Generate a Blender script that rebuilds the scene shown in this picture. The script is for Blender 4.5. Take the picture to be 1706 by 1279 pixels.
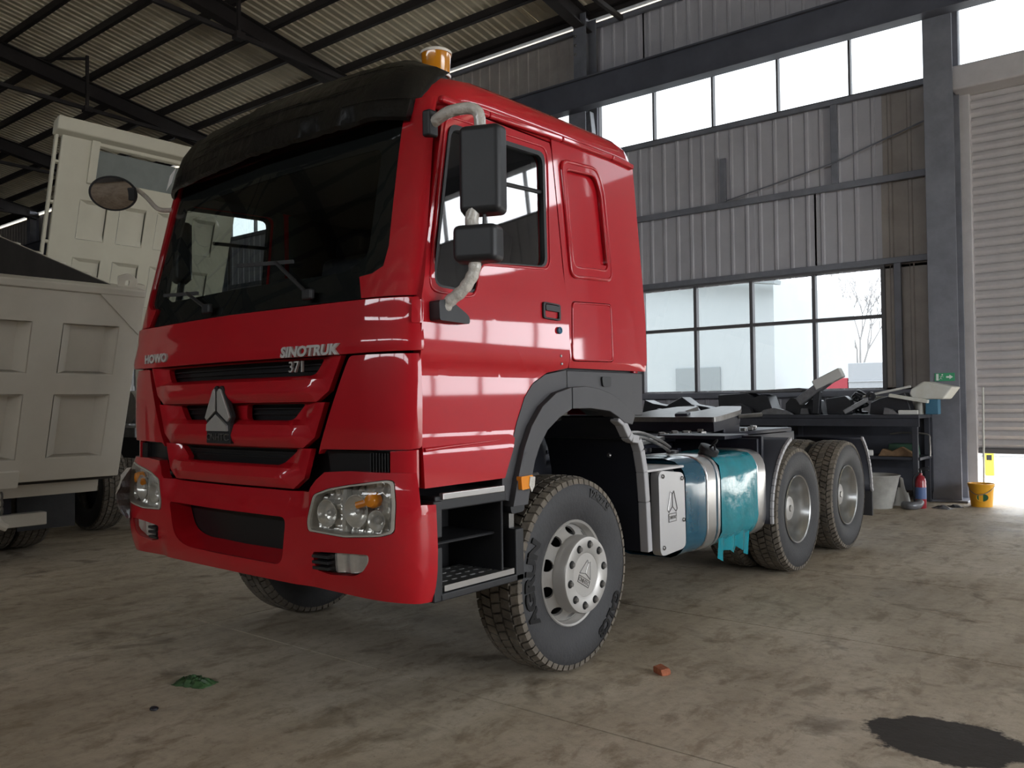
import bpy, bmesh, math, random
from mathutils import Vector, Matrix
random.seed(7)
PI = math.pi
sc = bpy.context.scene
COL = sc.collection
for o in list(bpy.data.objects):
    bpy.data.objects.remove(o)

# ------------------------------------------------------------------ camera
cam_d = bpy.data.cameras.new('camera')
cam_d.sensor_width = 36.0
cam_d.lens = 1416.65 / 1706 * 36.0
cam_d.clip_end = 400
cam = bpy.data.objects.new('camera', cam_d)
COL.objects.link(cam)
_p, _r, _y = 0.0220, -0.01207, -0.67789
fw = Vector((math.sin(_y) * math.cos(_p), math.cos(_y) * math.cos(_p), math.sin(_p)))
rt = Vector((math.cos(_y), -math.sin(_y), 0))
up = rt.cross(fw)
r2 = math.cos(_r) * rt + math.sin(_r) * up
u2 = -math.sin(_r) * rt + math.cos(_r) * up
cam.matrix_world = Matrix(((r2.x, u2.x, -fw.x, 3.7944), (r2.y, u2.y, -fw.y, -3.6869),
                           (r2.z, u2.z, -fw.z, 1.4208), (0, 0, 0, 1)))
sc.camera = cam

# ------------------------------------------------------------------ world and exposure
w = bpy.data.worlds.new('overcast_sky')
sc.world = w
w.use_nodes = True
wn = w.node_tree.nodes
wl = w.node_tree.links
bg = wn['Background']
tc = wn.new('ShaderNodeTexCoord')
sp = wn.new('ShaderNodeSeparateXYZ')
wl.new(tc.outputs['Generated'], sp.inputs[0])
rp = wn.new('ShaderNodeValToRGB')
rp.color_ramp.elements[0].position = 0.0
rp.color_ramp.elements[0].color = (0.80, 0.84, 0.88, 1)
rp.color_ramp.elements[1].position = 0.9
rp.color_ramp.elements[1].color = (0.93, 0.965, 1.0, 1)
wl.new(sp.outputs['Z'], rp.inputs[0])
wl.new(rp.outputs[0], bg.inputs[0])
bg.inputs[1].default_value = 5.0
vs = sc.view_settings
vs.view_transform = 'Standard'
vs.look = 'None'
vs.exposure = 1.38
vs.gamma = 1.0
vs.use_curve_mapping = False

WALL_Y, FRONT_Y, LEFT_X, RIGHT_X = 9.6, -16.0, -44.0, 13.4


def portal(name, loc, sx, sy, direction):
    """Portal that guides sky light sampling through one modelled opening of the hall."""
    L = bpy.data.lights.new(name, 'AREA')
    L.shape = 'RECTANGLE'
    L.size, L.size_y = sx, sy
    L.cycles.is_portal = True
    o = bpy.data.objects.new(name, L)
    COL.objects.link(o)
    o.location = loc
    o.rotation_euler = Vector(direction).to_track_quat('-Z', 'Y').to_euler()


portal('daylight_back_strip', (-1.8, WALL_Y + .12, 6.45), 30, .95, (0, -1, 0))
portal('daylight_back_window', (-1.83, WALL_Y + .12, 2.46), 4.0, 1.8, (0, -1, 0))
portal('daylight_back_door', (4.0, WALL_Y + .3, .36), 5.2, .7, (0, -1, 0))
portal('daylight_added_window', (10.15, WALL_Y + .12, 2.15), 5.4, 1.2, (0, -1, 0))
portal('daylight_added_doorway', (RIGHT_X + .15, 1.5, 2.3), 7.0, 4.6, (-1, 0, 0))
portal('daylight_added_front_strip', (1.5, FRONT_Y - .12, 6.45), 23, .95, (0, 1, 0))


# ------------------------------------------------------------------ materials
MATS = {}


def mat(name, col, rough=.5, metal=0.0, coat=0.0, vary=.0, vscale=6.0, bump=0.0, bscale=40.0,
        col2=None, coat_rough=.05, trans=0.0, ior=1.45, emit=None, spec=None, alpha=1.0, rvary=0.0):
    m = bpy.data.materials.new(name)
    m.use_nodes = True
    nt = m.node_tree
    b = nt.nodes['Principled BSDF']
    b.inputs['Base Color'].default_value = (*col, 1)
    b.inputs['Roughness'].default_value = rough
    b.inputs['Metallic'].default_value = metal
    b.inputs['Coat Weight'].default_value = coat
    b.inputs['Coat Roughness'].default_value = coat_rough
    b.inputs['IOR'].default_value = ior
    b.inputs['Transmission Weight'].default_value = trans
    b.inputs['Alpha'].default_value = alpha
    if spec is not None:
        b.inputs['Specular IOR Level'].default_value = spec
    if emit:
        b.inputs['Emission Color'].default_value = (*emit[0], 1)
        b.inputs['Emission Strength'].default_value = emit[1]
    t = nt.nodes.new('ShaderNodeTexCoord')
    if vary or col2 or rvary:
        n = nt.nodes.new('ShaderNodeTexNoise')
        n.inputs['Scale'].default_value = vscale
        n.inputs['Detail'].default_value = 6
        n.inputs['Roughness'].default_value = .65
        nt.links.new(t.outputs['Object'], n.inputs['Vector'])
        if vary or col2:
            r = nt.nodes.new('ShaderNodeValToRGB')
            r.color_ramp.elements[0].position = .3
            r.color_ramp.elements[1].position = .7
            c2 = col2 or tuple(max(0, c * (1 - vary)) for c in col)
            r.color_ramp.elements[0].color = (*c2, 1)
            r.color_ramp.elements[1].color = (*col, 1)
            nt.links.new(n.outputs['Fac'], r.inputs[0])
            nt.links.new(r.outputs[0], b.inputs['Base Color'])
        if rvary:
            mr = nt.nodes.new('ShaderNodeMapRange')
            mr.inputs[1].default_value = .3
            mr.inputs[2].default_value = .7
            mr.inputs[3].default_value = max(0, rough - rvary)
            mr.inputs[4].default_value = min(1, rough + rvary)
            nt.links.new(n.outputs['Fac'], mr.inputs[0])
            nt.links.new(mr.outputs[0], b.inputs['Roughness'])
    if bump:
        n2 = nt.nodes.new('ShaderNodeTexNoise')
        n2.inputs['Scale'].default_value = bscale
        n2.inputs['Detail'].default_value = 5
        nt.links.new(t.outputs['Object'], n2.inputs['Vector'])
        bp = nt.nodes.new('ShaderNodeBump')
        bp.inputs['Strength'].default_value = bump
        bp.inputs['Distance'].default_value = .02
        nt.links.new(n2.outputs['Fac'], bp.inputs['Height'])
        nt.links.new(bp.outputs[0], b.inputs['Normal'])
    MATS[name] = m
    return m


def floor_material():
    m = bpy.data.materials.new('stained_concrete')
    m.use_nodes = True
    nt = m.node_tree
    N, Lk = nt.nodes, nt.links
    b = N['Principled BSDF']
    g = N.new('ShaderNodeNewGeometry')

    def noise(scale, detail=6, rough=.6, stretch=None, dist=0.0):
        n = N.new('ShaderNodeTexNoise')
        n.inputs['Scale'].default_value = scale
        n.inputs['Detail'].default_value = detail
        n.inputs['Roughness'].default_value = rough
        n.inputs['Distortion'].default_value = dist
        if stretch:
            mp = N.new('ShaderNodeMapping')
            mp.inputs['Scale'].default_value = stretch
            Lk.new(g.outputs['Position'], mp.inputs[0])
            Lk.new(mp.outputs[0], n.inputs['Vector'])
        else:
            Lk.new(g.outputs['Position'], n.inputs['Vector'])
        return n

    def ramp(src, stops):
        r = N.new('ShaderNodeValToRGB')
        while len(r.color_ramp.elements) < len(stops):
            r.color_ramp.elements.new(.5)
        for e, (p, c) in zip(r.color_ramp.elements, stops):
            e.position = p
            e.color = (*c, 1) if len(c) == 3 else c
        Lk.new(src, r.inputs[0])
        return r

    def mix(a, c, fac, mode='MULTIPLY'):
        x = N.new('ShaderNodeMix')
        x.data_type = 'RGBA'
        x.blend_type = mode
        Lk.new(a, x.inputs[6])
        Lk.new(c, x.inputs[7])
        if isinstance(fac, float):
            x.inputs[0].default_value = fac
        else:
            Lk.new(fac, x.inputs[0])
        return x.outputs[2]

    base = ramp(noise(.55, 7, .65).outputs['Fac'], [(.30, (.33, .272, .198)), (.52, (.48, .41, .315)), (.72, (.60, .525, .42))])
    fine = ramp(noise(14, 8, .75).outputs['Fac'], [(.30, (.55, .53, .50)), (.50, (.95, .95, .95)), (.7, (1.1, 1.1, 1.08))])
    c = mix(base.outputs[0], fine.outputs[0], .65)
    # tyre dirt dragged along the driving direction
    streak = ramp(noise(1.6, 6, .65, (2.6, .30, 1)).outputs['Fac'], [(.40, (1, 1, 1)), (.62, (.62, .58, .53)), (.72, (.5, .46, .42))])
    c = mix(c, streak.outputs[0], .45)
    # oil spots
    oil = ramp(noise(2.2, 5, .55, None, .6).outputs['Fac'], [(.60, (1, 1, 1)), (.70, (.42, .39, .36))])
    c = mix(c, oil.outputs[0], .8)
    blot = ramp(noise(5.5, 7, .72, (1.0, .55, 1), .4).outputs['Fac'], [(.52, (1, 1, 1)), (.60, (.62, .57, .51)), (.66, (.45, .41, .36))])
    c = mix(c, blot.outputs[0], .6)
    speck = ramp(noise(30, 3, .6).outputs['Fac'], [(.66, (1, 1, 1)), (.72, (.38, .35, .32))])
    c = mix(c, speck.outputs[0], .65)
    # fine cracks
    v = N.new('ShaderNodeTexVoronoi')
    v.feature = 'DISTANCE_TO_EDGE'
    v.inputs['Scale'].default_value = .42
    wv = noise(2.5, 5, .6)
    mp = N.new('ShaderNodeMix')
    mp.data_type = 'RGBA'
    mp.blend_type = 'LINEAR_LIGHT'
    mp.inputs[0].default_value = .10
    Lk.new(g.outputs['Position'], mp.inputs[6])
    Lk.new(wv.outputs['Color'], mp.inputs[7])
    Lk.new(mp.outputs[2], v.inputs['Vector'])
    crack = ramp(v.outputs['Distance'], [(0.0, (.45, .42, .4)), (.006, (1, 1, 1))])
    c = mix(c, crack.outputs[0], .22)
    # one wet oily patch
    def patch_mask(cx, cy, rx, ry):
        mm = N.new('ShaderNodeMapping')
        mm.inputs['Location'].default_value = (-cx / rx, -cy / ry, 0)
        mm.inputs['Scale'].default_value = (1 / rx, 1 / ry, 0)
        Lk.new(g.outputs['Position'], mm.inputs[0])
        ln = N.new('ShaderNodeVectorMath')
        ln.operation = 'LENGTH'
        Lk.new(mm.outputs[0], ln.inputs[0])
        ad = N.new('ShaderNodeMath')
        ad.operation = 'MULTIPLY_ADD'
        ad.inputs[1].default_value = 1.1
        nn = noise(3.5, 6, .65)
        Lk.new(nn.outputs['Fac'], ad.inputs[0])
        Lk.new(ln.outputs['Value'], ad.inputs[2])
        return ramp(ad.outputs[0], [(.0, (1, 1, 1)), (.42, (1, 1, 1)), (.46, (0, 0, 0))]), ad
    wet, wa = patch_mask(2.95, .22, .38, .36)
    mr = N.new('ShaderNodeMapRange')
    mr.inputs[1].default_value = 1.28
    mr.inputs[2].default_value = 1.36
    mr.inputs[3].default_value = 1
    mr.inputs[4].default_value = 0
    Lk.new(wa.outputs[0], mr.inputs[0])
    dark = N.new('ShaderNodeRGB')
    dark.outputs[0].default_value = (.036, .029, .023, 1)
    c = mix(c, dark.outputs[0], mr.outputs[0], 'MIX')
    Lk.new(c, b.inputs['Base Color'])
    rr = ramp(noise(1.3, 5, .6).outputs['Fac'], [(.3, (.50, .50, .50)), (.7, (.78, .78, .78))])
    sub = N.new('ShaderNodeMath')
    sub.operation = 'MULTIPLY_ADD'
    sub.inputs[1].default_value = .1
    Lk.new(mr.outputs[0], sub.inputs[0])
    Lk.new(rr.outputs[0], sub.inputs[2])
    Lk.new(sub.outputs[0], b.inputs['Roughness'])
    b.inputs['Specular IOR Level'].default_value = .35
    bp = N.new('ShaderNodeBump')
    bp.inputs['Strength'].default_value = .35
    bp.inputs['Distance'].default_value = .01
    nb = noise(22, 8, .7)
    Lk.new(nb.outputs['Fac'], bp.inputs['Height'])
    Lk.new(bp.outputs[0], b.inputs['Normal'])
    MATS['floor'] = m
    return m


floor_material()
mat('red', (.45, .006, .014), .42, 0, .9, spec=.2, coat_rough=.04, vary=.05, vscale=1.5)
mat('black_plastic', (.022, .022, .024), .45, vary=.2, vscale=9)
mat('grey_plastic', (.060, .058, .062), .5, vary=.12, vscale=5)
mat('dark_grille', (.010, .010, .011), .35)
mat('rubber', (.040, .039, .041), .62, vary=.25, vscale=8, bump=.15, bscale=60)
mat('tread_rubber', (.19, .16, .125), .85, col2=(.08, .068, .055), vscale=9, bump=.3, bscale=50)
mat('tyre_letter', (.004, .004, .005), .4)
mat('chrome', (.75, .74, .72), .22, .75)
mat('badge_silver', (.62, .61, .59), .25, .25, .3)
mat('wheel_silver', (.50, .48, .455), .42, .45, vary=.12, vscale=5)
mat('wheel_rear', (.58, .58, .57), .27, .9, vary=.15, vscale=4)
mat('hole_black', (.006, .006, .006), .8)
mat('aluminium', (.62, .61, .60), .28, .9, vary=.1, vscale=5)
mat('cover_silver', (.52, .51, .51), .42, .45)
mat('steel_dark', (.022, .023, .034), .42, .25, vary=.3, vscale=5)
mat('chassis', (.018, .019, .030), .4, .2, vary=.2, vscale=4)
mat('oily_steel', (.30, .29, .28), .32, .8, vary=.35, vscale=9)
mat('mudguard', (.012, .013, .020), .55)
mat('mud_edge', (.36, .35, .36), .45)
mat('teal_film', (.0, .24, .30), .16, 0, .6, vary=.25, vscale=7, bump=.35, bscale=9)
mat('teal_dark', (.002, .07, .12), .2, 0, .5, vary=.2, vscale=6)
mat('clear_film', (.62, .58, .52), .22, 0, .4, vary=.25, vscale=30, bump=.6, bscale=35)
mat('visor_film', (.006, .0055, .005), .34, 0, .25, spec=.3, bump=.35, bscale=16, coat_rough=.12)
mat('amber', (.85, .33, .01), .2, 0, .8, trans=.35)
mat('amber_lamp', (.80, .26, .01), .2, 0, .6)
mat('beacon_cap', (.75, .70, .62), .25)
mat('lamp_reflector', (.82, .80, .76), .2, .55, vary=.25, vscale=14)
mat('lamp_rim', (.42, .39, .34), .4)
mat('sticker_red', (.55, .02, .03), .4)
mat('paper', (.7, .68, .66), .7)
mat('seat_cloth', (.03, .03, .035), .8, vary=.3, vscale=20)
mat('dash', (.035, .034, .034), .6, vary=.2, vscale=10)
mat('headliner', (.10, .095, .09), .9)
mat('cab_inner', (.06, .057, .055), .85)
mat('wall_sheet', (.50, .49, .52), .5, .0, col2=(.43, .42, .45), vscale=2.2, spec=.4)
mat('wall_sheet_brown', (.42, .38, .345), .6, .0, col2=(.32, .285, .26), vscale=2.2)
mat('roof_sheet', (.74, .67, .51), .55, .0, col2=(.58, .52, .39), vscale=1.2)
mat('steel_beam', (.034, .028, .027), .6, .1, vary=.3, vscale=3)
mat('steel_column', (.23, .235, .27), .5, .1, col2=(.16, .165, .19), vscale=3)
mat('steel_crane', (.12, .125, .155), .5, .2, vary=.3, vscale=2)
mat('window_frame', (.11, .105, .11), .5)
mat('shutter', (.60, .57, .57), .45, .1, col2=(.48, .455, .455), vscale=2.5)
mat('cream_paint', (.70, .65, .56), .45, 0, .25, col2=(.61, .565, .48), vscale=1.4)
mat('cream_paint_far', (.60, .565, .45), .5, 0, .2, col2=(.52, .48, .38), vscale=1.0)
mat('bed_inside', (.045, .038, .032), .7, vary=.4, vscale=4)
mat('tarp_grey', (.20, .215, .20), .6, vary=.2, vscale=4)
mat('bench_steel', (.055, .058, .072), .55, .2, vary=.35, vscale=4)
mat('junk_black', (.020, .021, .026), .38, vary=.4, vscale=8)
mat('junk_grey', (.20, .20, .21), .4, .3, vary=.4, vscale=12)
mat('junk_white', (.62, .61, .58), .5, vary=.1, vscale=6)
mat('foam_white', (.70, .70, .66), .6, col2=(.60, .58, .50), vscale=5)
mat('tub_white', (.42, .41, .38), .55, col2=(.26, .25, .23), vscale=4)
mat('junk_blue', (.05, .16, .25), .5)
mat('junk_green', (.03, .08, .05), .6)
mat('wood', (.28, .17, .09), .6, vary=.4, vscale=12)
mat('extinguisher_red', (.30, .02, .03), .35, 0, .5)
mat('label_blue', (.08, .13, .28), .5)
mat('bucket_yellow', (.75, .36, .02), .45)
mat('label_green', (.02, .10, .04), .5)
mat('sign_green', (.05, .34, .16), .5)
mat('sign_white', (.8, .85, .8), .5)
mat('brick', (.42, .13, .06), .8, vary=.4, vscale=40, bump=.4, bscale=60)
mat('green_film', (.05, .105, .04), .45, vary=.5, vscale=15)
mat('outside_ground', (.62, .59, .53), .8, vary=.15, vscale=.8)
mat('outside_wall', (.50, .54, .55), .8, vary=.06, vscale=.6)
mat('outside_trim', (.30, .33, .34), .8)
mat('outside_red', (.42, .06, .08), .6)
mat('outside_white', (.45, .47, .50), .6)
mat('outside_cream', (.42, .36, .2), .6)
mat('bark', (.30, .285, .28), .9)
mat('hall_wall', (.16, .155, .15), .8)
mat('bollard_yellow', (.75, .55, .03), .5)
mat('asphalt_grey', (.2, .21, .22), .8)


def glass_mat(name, tint, mixf, rough=.02, ior=1.45):
    """thin pane: transparent with a Schlick fresnel reflection"""
    m = bpy.data.materials.new(name)
    m.use_nodes = True
    nt = m.node_tree
    nt.nodes.remove(nt.nodes['Principled BSDF'])
    out = nt.nodes['Material Output']
    tr = nt.nodes.new('ShaderNodeBsdfTransparent')
    tr.inputs[0].default_value = (*tint, 1)
    gl = nt.nodes.new('ShaderNodeBsdfGlossy')
    gl.inputs['Roughness'].default_value = rough
    ge = nt.nodes.new('ShaderNodeNewGeometry')
    dt = nt.nodes.new('ShaderNodeVectorMath')
    dt.operation = 'DOT_PRODUCT'
    nt.links.new(ge.outputs['Normal'], dt.inputs[0])
    nt.links.new(ge.outputs['Incoming'], dt.inputs[1])

    def mth(op, a, b=None, c=None):
        x = nt.nodes.new('ShaderNodeMath')
        x.operation = op
        for i, q in enumerate((a, b, c)):
            if q is None:
                continue
            if isinstance(q, (int, float)):
                x.inputs[i].default_value = q
            else:
                nt.links.new(q, x.inputs[i])
        return x.outputs[0]
    inv = mth('SUBTRACT', 1.0, mth('ABSOLUTE', dt.outputs['Value']))
    ml_out = mth('MULTIPLY_ADD', mth('POWER', inv, 5.0), .92, mixf)
    mx = nt.nodes.new('ShaderNodeMixShader')
    nt.links.new(ml_out, mx.inputs[0])
    nt.links.new(tr.outputs[0], mx.inputs[1])
    nt.links.new(gl.outputs[0], mx.inputs[2])
    nt.links.new(mx.outputs[0], out.inputs[0])
    MATS[name] = m


glass_mat('windscreen', (.66, .70, .68), .035)
glass_mat('door_glass', (.62, .66, .65), .13)
glass_mat('lamp_glass', (.93, .93, .92), .05)
glass_mat('window_pane', (.235, .246, .252), .02)
mat('mirror_glass', (.42, .38, .36), .05, 1.0)


# ------------------------------------------------------------------ geometry helpers
def finish(name, bm, m, parent=None, angle=35, bevel=0.0, seg=2, loc=None, rot=None, normals=True):
    if normals:
        bmesh.ops.recalc_face_normals(bm, faces=bm.faces)
    me = bpy.data.meshes.new(name)
    bm.to_mesh(me)
    bm.free()
    ms = m if isinstance(m, (list, tuple)) else [m]
    for x in ms:
        me.materials.append(MATS[x])
    me.shade_smooth()
    me.set_sharp_from_angle(angle=math.radians(angle))
    o = bpy.data.objects.new(name, me)
    COL.objects.link(o)
    if parent:
        o.parent = parent
    if loc:
        o.location = loc
    if rot:
        o.rotation_euler = rot
    if bevel:
        bv = o.modifiers.new('bevel', 'BEVEL')
        bv.width = bevel
        bv.segments = seg
        bv.limit_method = 'ANGLE'
        bv.angle_limit = math.radians(40)
        bv.harden_normals = True
    return o


def empty(name, label, cat, loc=(0, 0, 0), rotz=0.0, group=None):
    o = bpy.data.objects.new(name, None)
    COL.objects.link(o)
    o.location = loc
    o.rotation_euler = (0, 0, rotz)
    o['label'] = label
    o['category'] = cat
    if group:
        o['group'] = group
    return o


def tag(o, label, cat, group=None):
    o['label'] = label
    o['category'] = cat
    if group:
        o['group'] = group
    return o


def struct(o, label=None, cat=None):
    o['kind'] = 'structure'
    if label:
        o['label'] = label
    if cat:
        o['category'] = cat
    return o


def setting(name, label, cat):
    o = bpy.data.objects.new(name, None)
    COL.objects.link(o)
    return struct(o, label, cat)


def box(bm, c, s, rot=None, mi=0):
    """box centred on c with size s, optional Matrix/euler rotation"""
    M = Matrix.Translation(c)
    if rot is not None:
        R = rot if isinstance(rot, Matrix) else Matrix.Rotation(rot[2], 4, 'Z') @ Matrix.Rotation(rot[1], 4, 'Y') @ Matrix.Rotation(rot[0], 4, 'X')
        M = M @ R.to_4x4()
    M = M @ Matrix.Diagonal((s[0], s[1], s[2], 1))
    r = bmesh.ops.create_cube(bm, size=1.0, matrix=M)
    if mi:
        for f in {f for v in r['verts'] for f in v.link_faces}:
            f.material_index = mi
    return r['verts']


def bx(bm, x0, x1, y0, y1, z0, z1):
    return box(bm, ((x0 + x1) / 2, (y0 + y1) / 2, (z0 + z1) / 2), (abs(x1 - x0), abs(y1 - y0), abs(z1 - z0)))


def beam(bm, a, b, w, h, upv=(0, 0, 1)):
    """bar from a to b, width w (sideways) and height h"""
    a, b = Vector(a), Vector(b)
    d = (b - a)
    L = d.length
    d.normalize()
    s = d.cross(Vector(upv))
    if s.length < 1e-4:
        s = d.cross(Vector((1, 0, 0)))
    s.normalize()
    u = s.cross(d)
    R = Matrix((d, s, u)).transposed()
    return box(bm, (a + b) / 2, (L, w, h), R)


def tube(bm, pts, r, n=10, caps=True, radii=None):
    pts = [Vector(p) for p in pts]
    rings = []
    prev = None
    for i, p in enumerate(pts):
        t = (pts[min(i + 1, len(pts) - 1)] - pts[max(i - 1, 0)]).normalized()
        if prev is None:
            a = t.cross(Vector((0, 0, 1)))
            if a.length < .05:
                a = t.cross(Vector((1, 0, 0)))
        else:
            a = prev - t * prev.dot(t)
        a.normalize()
        prev = a
        b = t.cross(a)
        rr = radii[i] if radii else r
        rings.append([bm.verts.new(p + a * rr * math.cos(2 * PI * k / n) + b * rr * math.sin(2 * PI * k / n)) for k in range(n)])
    for r0, r1 in zip(rings, rings[1:]):
        for k in range(n):
            bm.faces.new((r0[k], r0[(k + 1) % n], r1[(k + 1) % n], r1[k]))
    if caps:
        bm.faces.new(rings[0])
        bm.faces.new(rings[-1])


def smooth_path(pts, n=6):
    """Catmull-Rom through pts"""
    P = [Vector(p) for p in pts]
    out = []
    for i in range(len(P) - 1):
        p0, p1, p2, p3 = P[max(i - 1, 0)], P[i], P[i + 1], P[min(i + 2, len(P) - 1)]
        for k in range(n):
            t = k / n
            out.append(.5 * ((2 * p1) + (p2 - p0) * t + (2 * p0 - 5 * p1 + 4 * p2 - p3) * t * t + (3 * p1 - p0 - 3 * p2 + p3) * t ** 3))
    out.append(P[-1])
    return out


def lathe(bm, prof, n=64, axis='X', close=False, a0=0.0, a1=2 * PI):
    """revolve (a, r) pairs round the axis"""
    full = abs(a1 - a0 - 2 * PI) < 1e-6
    cnt = n if full else n + 1
    rings = []
    for k in range(cnt):
        t = a0 + (a1 - a0) * k / n
        c, s = math.cos(t), math.sin(t)
        if axis == 'X':
            rings.append([bm.verts.new((a, r * c, r * s)) for a, r in prof])
        elif axis == 'Z':
            rings.append([bm.verts.new((r * c, r * s, a)) for a, r in prof])
        else:
            rings.append([bm.verts.new((r * s, a, r * c)) for a, r in prof])
    m = len(prof)
    for k in range(n if full else n):
        A, B = rings[k], rings[(k + 1) % cnt]
        for j in range(m - 1 + (1 if close else 0)):
            j2 = (j + 1) % m
            vs = [A[j], A[j2], B[j2], B[j]]
            try:
                bm.faces.new(vs)
            except ValueError:
                pass
    bmesh.ops.remove_doubles(bm, verts=bm.verts, dist=1e-5)


def rpoly(pts, r=.03, n=4):
    """round the corners of a closed 2D polygon; r may be a list"""
    out = []
    L = len(pts)
    for i in range(L):
        p0, p1, p2 = (Vector(pts[(i - 1) % L]), Vector(pts[i]), Vector(pts[(i + 1) % L]))
        rr = r[i] if isinstance(r, (list, tuple)) else r
        a, b = (p0 - p1), (p2 - p1)
        la, lb = a.length, b.length
        rr = min(rr, la * .49, lb * .49)
        if rr < 1e-4:
            out.append(tuple(p1))
            continue
        A, B = p1 + a / la * rr, p1 + b / lb * rr
        for k in range(n + 1):
            t = k / n
            out.append(tuple(A * (1 - t) ** 2 + p1 * 2 * t * (1 - t) + B * t * t))
    return out


def patch(bm_out, outer, holes, fn, thick, du=.07, dv=.07, mi=0):
    """plate cut to a 2D outline (u, v), bent by fn(u, v, d) and given thickness"""
    bm = bmesh.new()
    edges = []
    for Lp in [outer] + list(holes):
        vsx = [bm.verts.new((a, b, 0)) for a, b in Lp]
        for i in range(len(vsx)):
            edges.append(bm.edges.new((vsx[i], vsx[(i + 1) % len(vsx)])))
    bmesh.ops.triangle_fill(bm, use_beauty=True, use_dissolve=False, edges=edges)
    us = [a for a, b in outer]
    vv = [b for a, b in outer]

    def cuts(lo, hi, st):
        n = max(1, int(round((hi - lo) / st)))
        return [lo + (hi - lo) * k / n for k in range(1, n)]
    for u in cuts(min(us), max(us), du):
        bmesh.ops.bisect_plane(bm, geom=bm.verts[:] + bm.edges[:] + bm.faces[:], dist=1e-5, plane_co=(u + 1.3e-5, 0, 0), plane_no=(1, 0, 0))
    for v in cuts(min(vv), max(vv), dv):
        bmesh.ops.bisect_plane(bm, geom=bm.verts[:] + bm.edges[:] + bm.faces[:], dist=1e-5, plane_co=(0, v + 1.7e-5, 0), plane_no=(0, 1, 0))
    bmesh.ops.dissolve_degenerate(bm, dist=1e-5, edges=bm.edges)
    bm.verts.ensure_lookup_table()
    bm.verts.index_update()
    top = [bm_out.verts.new(fn(v.co.x, v.co.y, 0)) for v in bm.verts]
    bot = [bm_out.verts.new(fn(v.co.x, v.co.y, -thick)) for v in bm.verts] if thick else None
    for f in bm.faces:
        ids = [v.index for v in f.verts]
        if f.normal.z < 0:
            ids.reverse()
        for q, rev in ((top, False), (bot, True))[:2 if thick else 1]:
            try:
                nf = bm_out.faces.new([q[i] for i in (reversed(ids) if rev else ids)])
                nf.material_index = mi
            except ValueError:
                pass
    for e in bm.edges:
        if thick and len(e.link_faces) == 1:
            a, b = e.verts[0].index, e.verts[1].index
            try:
                nf = bm_out.faces.new((top[a], top[b], bot[b], bot[a]))
                nf.material_index = mi
            except ValueError:
                pass
    bm.free()


def plate(name, outer, holes, fn, thick, m, parent, du=.07, dv=.07, bevel=0.0, angle=35, seg=2):
    bm = bmesh.new()
    patch(bm, outer, holes, fn, thick, du, dv)
    return finish(name, bm, m, parent, angle=angle, bevel=bevel, seg=seg)


def text_mesh(s, size, depth, fn=None, shear=0.0, sx=1.0, spacing=1.0, bold=0.0):
    cu = bpy.data.curves.new('txt', 'FONT')
    cu.body = s
    cu.size = size
    cu.extrude = depth / 2
    cu.shear = shear
    cu.align_x = 'CENTER'
    cu.align_y = 'CENTER'
    cu.space_character = spacing
    cu.offset = bold
    cu.resolution_u = 3
    ob = bpy.data.objects.new('txt', cu)
    COL.objects.link(ob)
    dg = bpy.context.evaluated_depsgraph_get()
    me = bpy.data.meshes.new_from_object(ob.evaluated_get(dg))
    bpy.data.objects.remove(ob)
    bm = bmesh.new()
    bm.from_mesh(me)
    bpy.data.meshes.remove(me)
    for v in bm.verts:
        v.co.x *= sx
        if fn:
            v.co = fn(v.co.x, v.co.y, v.co.z)
    return bm


def copy_tree(o, parent=None):
    c = o.copy()
    COL.objects.link(c)
    c.parent = parent
    for ch in list(o.children):
        copy_tree(ch, c)
    return c


def lerp(x, xs, ys):
    if x <= xs[0]:
        return ys[0]
    for i in range(len(xs) - 1):
        if x <= xs[i + 1]:
            t = (x - xs[i]) / (xs[i + 1] - xs[i])
            return ys[i] + (ys[i + 1] - ys[i]) * t
    return ys[-1]


# ================================================================== the hall
SLOPE = .18
ROOF0 = 8.75
RIDGE_Y = -3.2


def roof_z(y):
    return ROOF0 + SLOPE * ((WALL_Y - y) if y >= RIDGE_Y else (WALL_Y - RIDGE_Y) - (RIDGE_Y - y))


COLS = [1.11 - 6.0 * k for k in range(0, 8)] + [7.11, 13.11]

# ---- floor: slabs with open joints on a dark bed
bm = bmesh.new()
bx(bm, LEFT_X, RIGHT_X, FRONT_Y, WALL_Y + .25, -.30, -.06)
floor = struct(finish('floor', bm, 'hole_black'), 'brown grey stained concrete slab floor of the truck hall', 'floor')
xj = [LEFT_X, -30, -22, -14.0, -9.8, -5.55, -1.29, 4.45, 8.9, RIGHT_X]
yj = [FRONT_Y, -10.45, -6.5, -4.52, -2.55, -.57, 1.48, 3.38, 5.35, 7.32, WALL_Y + .25]
for i in range(len(xj) - 1):
    for j in range(len(yj) - 1):
        g = .0055
        bm = bmesh.new()
        bx(bm, xj[i] + g, xj[i + 1] - g, yj[j] + g, yj[j + 1] - g, -.08, 0.0)
        finish('concrete_slab', bm, 'floor', floor)


def ribbed(bm, u0, u1, v0, v1, fn, pitch=.25, rib=.07, depth=.018):
    """trapezoid sheet: u across the ribs, v along them; fn(u, v, d)"""
    n = max(1, int(round((u1 - u0) / pitch)))
    st = (u1 - u0) / n
    us = []
    for k in range(n):
        a = u0 + k * st
        q = (st - rib) / 2
        us += [(a, 0), (a + q, 0), (a + q + rib * .25, depth), (a + q + rib * .75, depth), (a + q + rib, 0)]
    us.append((u1, 0))
    A = [bm.verts.new(fn(u, v0, d)) for u, d in us]
    B = [bm.verts.new(fn(u, v1, d)) for u, d in us]
    for k in range(len(us) - 1):
        bm.faces.new((A[k], A[k + 1], B[k + 1], B[k]))


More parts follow.
